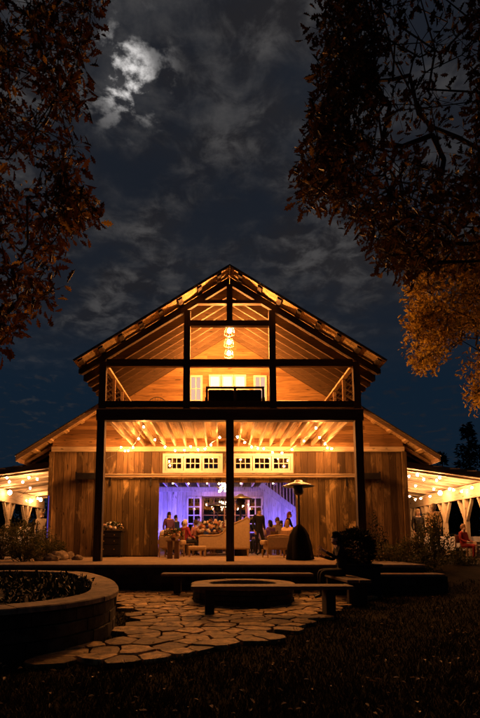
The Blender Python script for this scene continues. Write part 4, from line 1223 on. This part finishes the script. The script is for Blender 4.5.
for i, (z0, z1) in enumerate(((.12,.42),(.45,.64),(.67,.84))):
    m = MB(); m.box(-.36,.36,-.262,-.243,z0,z1); d = m.build('drawer', M['black'], e, bevel=.005)
    for x in (-.18,.18):
        m = MB(); m.ball((x,-.28,(z0+z1)/2), .018, .018, .018, 8, 6); m.build('knob', M['gold'], d)
for x in (-.35,.35):
    for y in (-.19,.19): m = MB(); m.box(x-.03,x+.03,y-.03,y+.03,0,.058); m.build('leg', M['black'], e)
flowers('pale flowers and gourds heaped on the black cabinet', (-4.02,3.5,1.512), .34,.16,.17, 22, .065, [flow_white, flow_cream, flow_peach], (.07,.06))
heater('farthest patio heater with pale hood deep inside the barn', -.42, 9.1, False)
strand('added small bulbs standing in for warm glints in the rear barn windows', [(-1.0+.27*i, 11.6, 3.0-.10*math.sin(PI*i/8)*3+.05*(i % 2)) for i in range(9)], .016, 'string lights inside the barn')  # bulbs added to imitate warm reflections in the window wall
def chair(label, loc, rz):
    e = empty('dining_chair', label, 'chair', loc, rz, 'chairs for the seated guests')
    m = MB(); m.box(-.22,.22,-.26,.2,.42,.455); m.build('seat', M['oak'], e, bevel=.01)
    m = MB(); m.box(-.2,.2,.185,.215,.62,.92); m.build('backrest', M['oak'], e, bevel=.01)
    for x in (-.2,.2):
        m = MB(); m.box(x-.02,x+.02,.18,.22,0,.95); m.build('leg', M['oak'], e)
        m = MB(); m.box(x-.02,x+.02,-.25,-.21,0,.418); m.build('leg', M['oak'], e)
for lab, (x, y, rz) in (('wooden chair under the white haired guest',(-1.6,4.95,2.3)),('wooden chair under the guest in the pink top',(-1.25,6.0,-2.2)),('wooden chair under the guest in the blue shirt',(-.95,6.9,-.4)),
    ('wooden chair under the guest in the teal top',(-1.85,7.4,.6)),('wooden chair under the blond guest in the lilac dress',(1.5,7.6,-1.2)),('wooden chair under the guest in the brown jacket',(2.35,7.9,.5)),
    ('wooden chair under the guest in the violet top',(1.72,6.1,-2.4)),('wooden chair under the guest in the cream top',(2.05,6.6,.5)),('wooden chair under the guest in the peach dress',(2.22,4.75,2.7))):
    chair(lab, (x, y, .6), rz)
chair('wooden chair under the guest in the red dress', (8.85,5.0,.45), .6)
# tables under the lean-tos
def ltable(label, loc, w_, d_, h):
    e = empty('serving_table', label, 'table', loc, 0, 'tables under the lean-tos')
    m = MB(); m.box(-w_/2,w_/2,-d_/2,d_/2,h-.04,h); m.build('table_top', M['oak'], e)
    m = MB(); vs = []; n = 48
    for z, k in ((h+.004,1.01),(h-.02,1.03),(h*.35,1.06)):
        for i in range(n):
            a = 2*PI*i/n; q = 1/max(abs(math.cos(a)),abs(math.sin(a))); wv = 1+(.03*math.sin(i*2.1) if z < h*.5 else 0)
            vs.append((math.cos(a)*q*w_/2*k*wv, math.sin(a)*q*d_/2*k*wv, z))
    m.add(vs, [list(range(n))]+[(r*n+i, r*n+(i+1) % n, (r+1)*n+(i+1) % n, (r+1)*n+i) for r in (0,1) for i in range(n)]); m.build('tablecloth', M['cloth'], e)
    for x in (-w_/2+.06,w_/2-.06):
        for y in (-d_/2+.06,d_/2-.06): m = MB(); m.box(x-.025,x+.025,y-.025,y+.025,0,h-.042); m.build('leg', M['oak'], e)
ltable('white clothed table with pale dishes under the left lean-to', (-8.75,7.2,.55), 1.5, .8, .78)
flowers('small pale flowers on the white table under the left lean-to', (-8.5,7.2,1.345), .26,.2,.24, 14, .07, [flow_white, flow_cream])
ltable('white clothed table behind the guest in the red dress', (9.3,6.6,.5), 1.6, .8, .82)
ltable('white clothed table at the barn wall under the right lean-to', (8.0,6.4,.55), 1.2, .8, .76)
flowers('pale flowers on the white table at the right barn wall', (7.95,6.4,1.325), .3,.2,.3, 18, .07, [flow_cream, flow_white])
e = empty('wooden_crate', 'pale open wooden crate right of the guest in the red dress', 'crate', (9.45,4.85,.55))
for i in range(4):
    z = .04+.14*i
    m = MB()
    m.box(-.3,.3,-.25,-.23,z,z+.11); m.box(-.3,.3,.23,.25,z,z+.11); m.box(-.32,-.303,-.25,.25,z,z+.11); m.box(.303,.32,-.25,.25,z,z+.11); m.build('slat', M['joist'], e)
m = MB(); m.box(-.29,.29,-.225,.225,.0,.03); m.build('floor_panel', M['joist'], e)
# balcony furniture
e = empty('balcony_sofa', 'large dark framed sofa with its slatted back to the balcony rail', 'sofa', (.16,.30,4.872)); e.scale = (.9,.9,.69)
m = MB(); m.box(-.95,.95,-.05,.02,1.02,1.10); m.box(-.95,-.88,-.05,.02,.0,1.018); m.box(.88,.95,-.05,.02,0,1.018); m.box(-.04,.04,-.05,.02,.3,1.018); m.build('back_frame', M['black'], e, bevel=.008)
m = MB(); m.box(-.87,-.03,.025,.16,.2,1.0); m.build('back_cushion', M['cover'], e, bevel=.05)
m = MB(); m.box(.03,.87,.025,.16,.2,1.0); m.build('back_cushion', M['cover'], e, bevel=.05)
m = MB(); m.box(-.93,.93,.03,.85,.24,.40); m.build('seat', M['cover'], e, bevel=.04)
for s in (-1,1): m = MB(); m.box(s*.93-.05,s*.93+.05,.03,.85,.0,.66); m.build('arm', M['black'], e, bevel=.01)
def loop_chair(label, loc, rz):
    e = empty('round_back_chair', label, 'chair', loc, rz, 'chairs on the balcony')
    m = MB(); m.tube([(.32*math.cos(a), .02, .62+.30*math.sin(a)) for a in [2*PI*k/24 for k in range(25)]], .014, 6)
    for k in range(-3,4): x = .085*k; h = math.sqrt(.32**2-x*x)*.34/.32; m.tube([(x,.02,.62-h*.9),(x,.02,.62+h*.9)], .006, 4)
    m.build('backrest', M['metal'], e)
    m = MB(); m.lathe([(.3,.44),(.32,.47),(.3,.52),(.01,.53)], (0,.28,0), 20); m.build('seat', M['linen'], e)
    for x, y in ((-.2,.08),(.2,.08),(-.2,.48),(.2,.48)): m = MB(); m.tube([(x,y,.45),(x*1.2,y,0)], .013, 6); m.build('leg', M['metal'], e)
loop_chair('round backed wire chair at the left end of the balcony', (-2.3,1.9,4.872), .3)
loop_chair('round backed wire chair turned aside near the left balcony window', (-1.75,2.9,4.872), 1.4)
e = empty('white_loveseat', 'low white loveseat behind the right side of the balcony rail', 'sofa', (2.0,1.9,4.872))
m = MB(); m.box(-.62,.62,-.06,.08,.2,.80); m.build('backrest', M['cloth'], e, bevel=.05)
m = MB(); m.box(-.6,.6,.085,.7,.2,.42); m.build('seat', M['cloth'], e, bevel=.05)
for s in (-1,1): m = MB(); m.box(s*.68-.06,s*.68+.06,-.04,.7,.0,.62); m.build('arm', M['oak'], e, bevel=.01)

# ------------------------------------------------------------ trees beyond the barn
pineleaf = leafmat('pine needles', [(0,(.008,.014,.008)),(1,(.02,.03,.014))], .1)
def conifer(label, x, y, h, r):
    e = empty('pine_tree', label, 'tree', (x,y,0), 0, 'trees beyond the barn')
    m = MB(); m.tube([(0,0,0),(0,0,h*.5),(.1,0,h)], [.22,.14,.02], 7); lb = MB()
    for i in range(int(h*9)):
        z = h*(.08+.92*R.random()); rr = r*(1-(z/h)**1.2)*R.uniform(.55,1.1)+.1; a = R.random()*2*PI
        tip = Vector((rr*math.cos(a), rr*math.sin(a), z-.12*rr)); m.tube([(0,0,z),tip], [.03,.008], 3, cap=False)
        for _ in range(26):
            t = R.random()**.6; c = Vector((0,0,z)).lerp(tip, t)+rvec()*.22
            leaf(lb, c, (tip-Vector((0,0,z))).normalized()+rvec()*.9, rvec(), R.uniform(.22,.42), OVAL)
    m.build('trunk', M['bark'], e); lb.build('crown', pineleaf, e)
def roundtree(label, x, y, h, r):
    e = empty('broadleaf_tree', label, 'tree', (x,y,0), 0, 'trees beyond the barn')
    m = MB(); m.tube([(0,0,0),(.1,0,h*.4),(0,.1,h*.8)], [.25,.18,.05], 7); lb = MB()
    for i in range(46):
        v = rvec(); c0 = Vector((v.x*r, v.y*r, h*.58+v.z*h*.40))*1; m.tube([(0,.05,h*.45),c0], [.05,.01], 4, cap=False)
        for _ in range(60): leaf(lb, c0+rvec()*r*.42*R.random(), rvec(), rvec(), R.uniform(.2,.38), OVAL)
    m.build('trunk', M['bark'], e); lb.build('crown', pineleaf, e)
conifer('dark conifer rising behind the right lean-to roof at the frame edge', 20.3, 27, 10.8, 3.6)
conifer('shorter dark conifer left of the tall one behind the right lean-to', 18.9, 29, 8.6, 2.6)
for lab, x, y, h, r in (('dark leafy tree behind the inner posts of the right lean-to',14.5,22,4.6,3.2),('dark leafy tree behind the outer posts of the right lean-to',19.5,20,4.4,3.2),('dark leafy tree behind the outer posts of the left lean-to',-19.5,20,4.4,3.4),('dark leafy tree behind the inner posts of the left lean-to',-14.5,22,4.6,3.2),
    ('dark leafy tree farthest right beyond the lawn',26,22,5.2,3.6),('dark leafy tree farthest left beyond the lawn',-25,23,4.6,3.6),('dark leafy tree between the two right lean-to trees',17,24.5,4.6,3),('dark leafy tree between the two left lean-to trees',-17,24.5,4.6,3)):
    roundtree(lab, x, y, h, r)
sc.view_settings.view_transform = 'Standard'; sc.view_settings.look = 'None'
sc.view_settings.exposure = .18; sc.view_settings.gamma = 1; sc.view_settings.use_curve_mapping = False
sc.render.engine = 'CYCLES'
cy = sc.cycles; cy.use_denoising = True; cy.max_bounces = 6; cy.diffuse_bounces = 4; cy.transparent_max_bounces = 12
cy.sample_clamp_indirect = 4; cy.sample_clamp_direct = 0; cy.use_light_tree = True; cy.caustics_reflective = False; cy.caustics_refractive = False
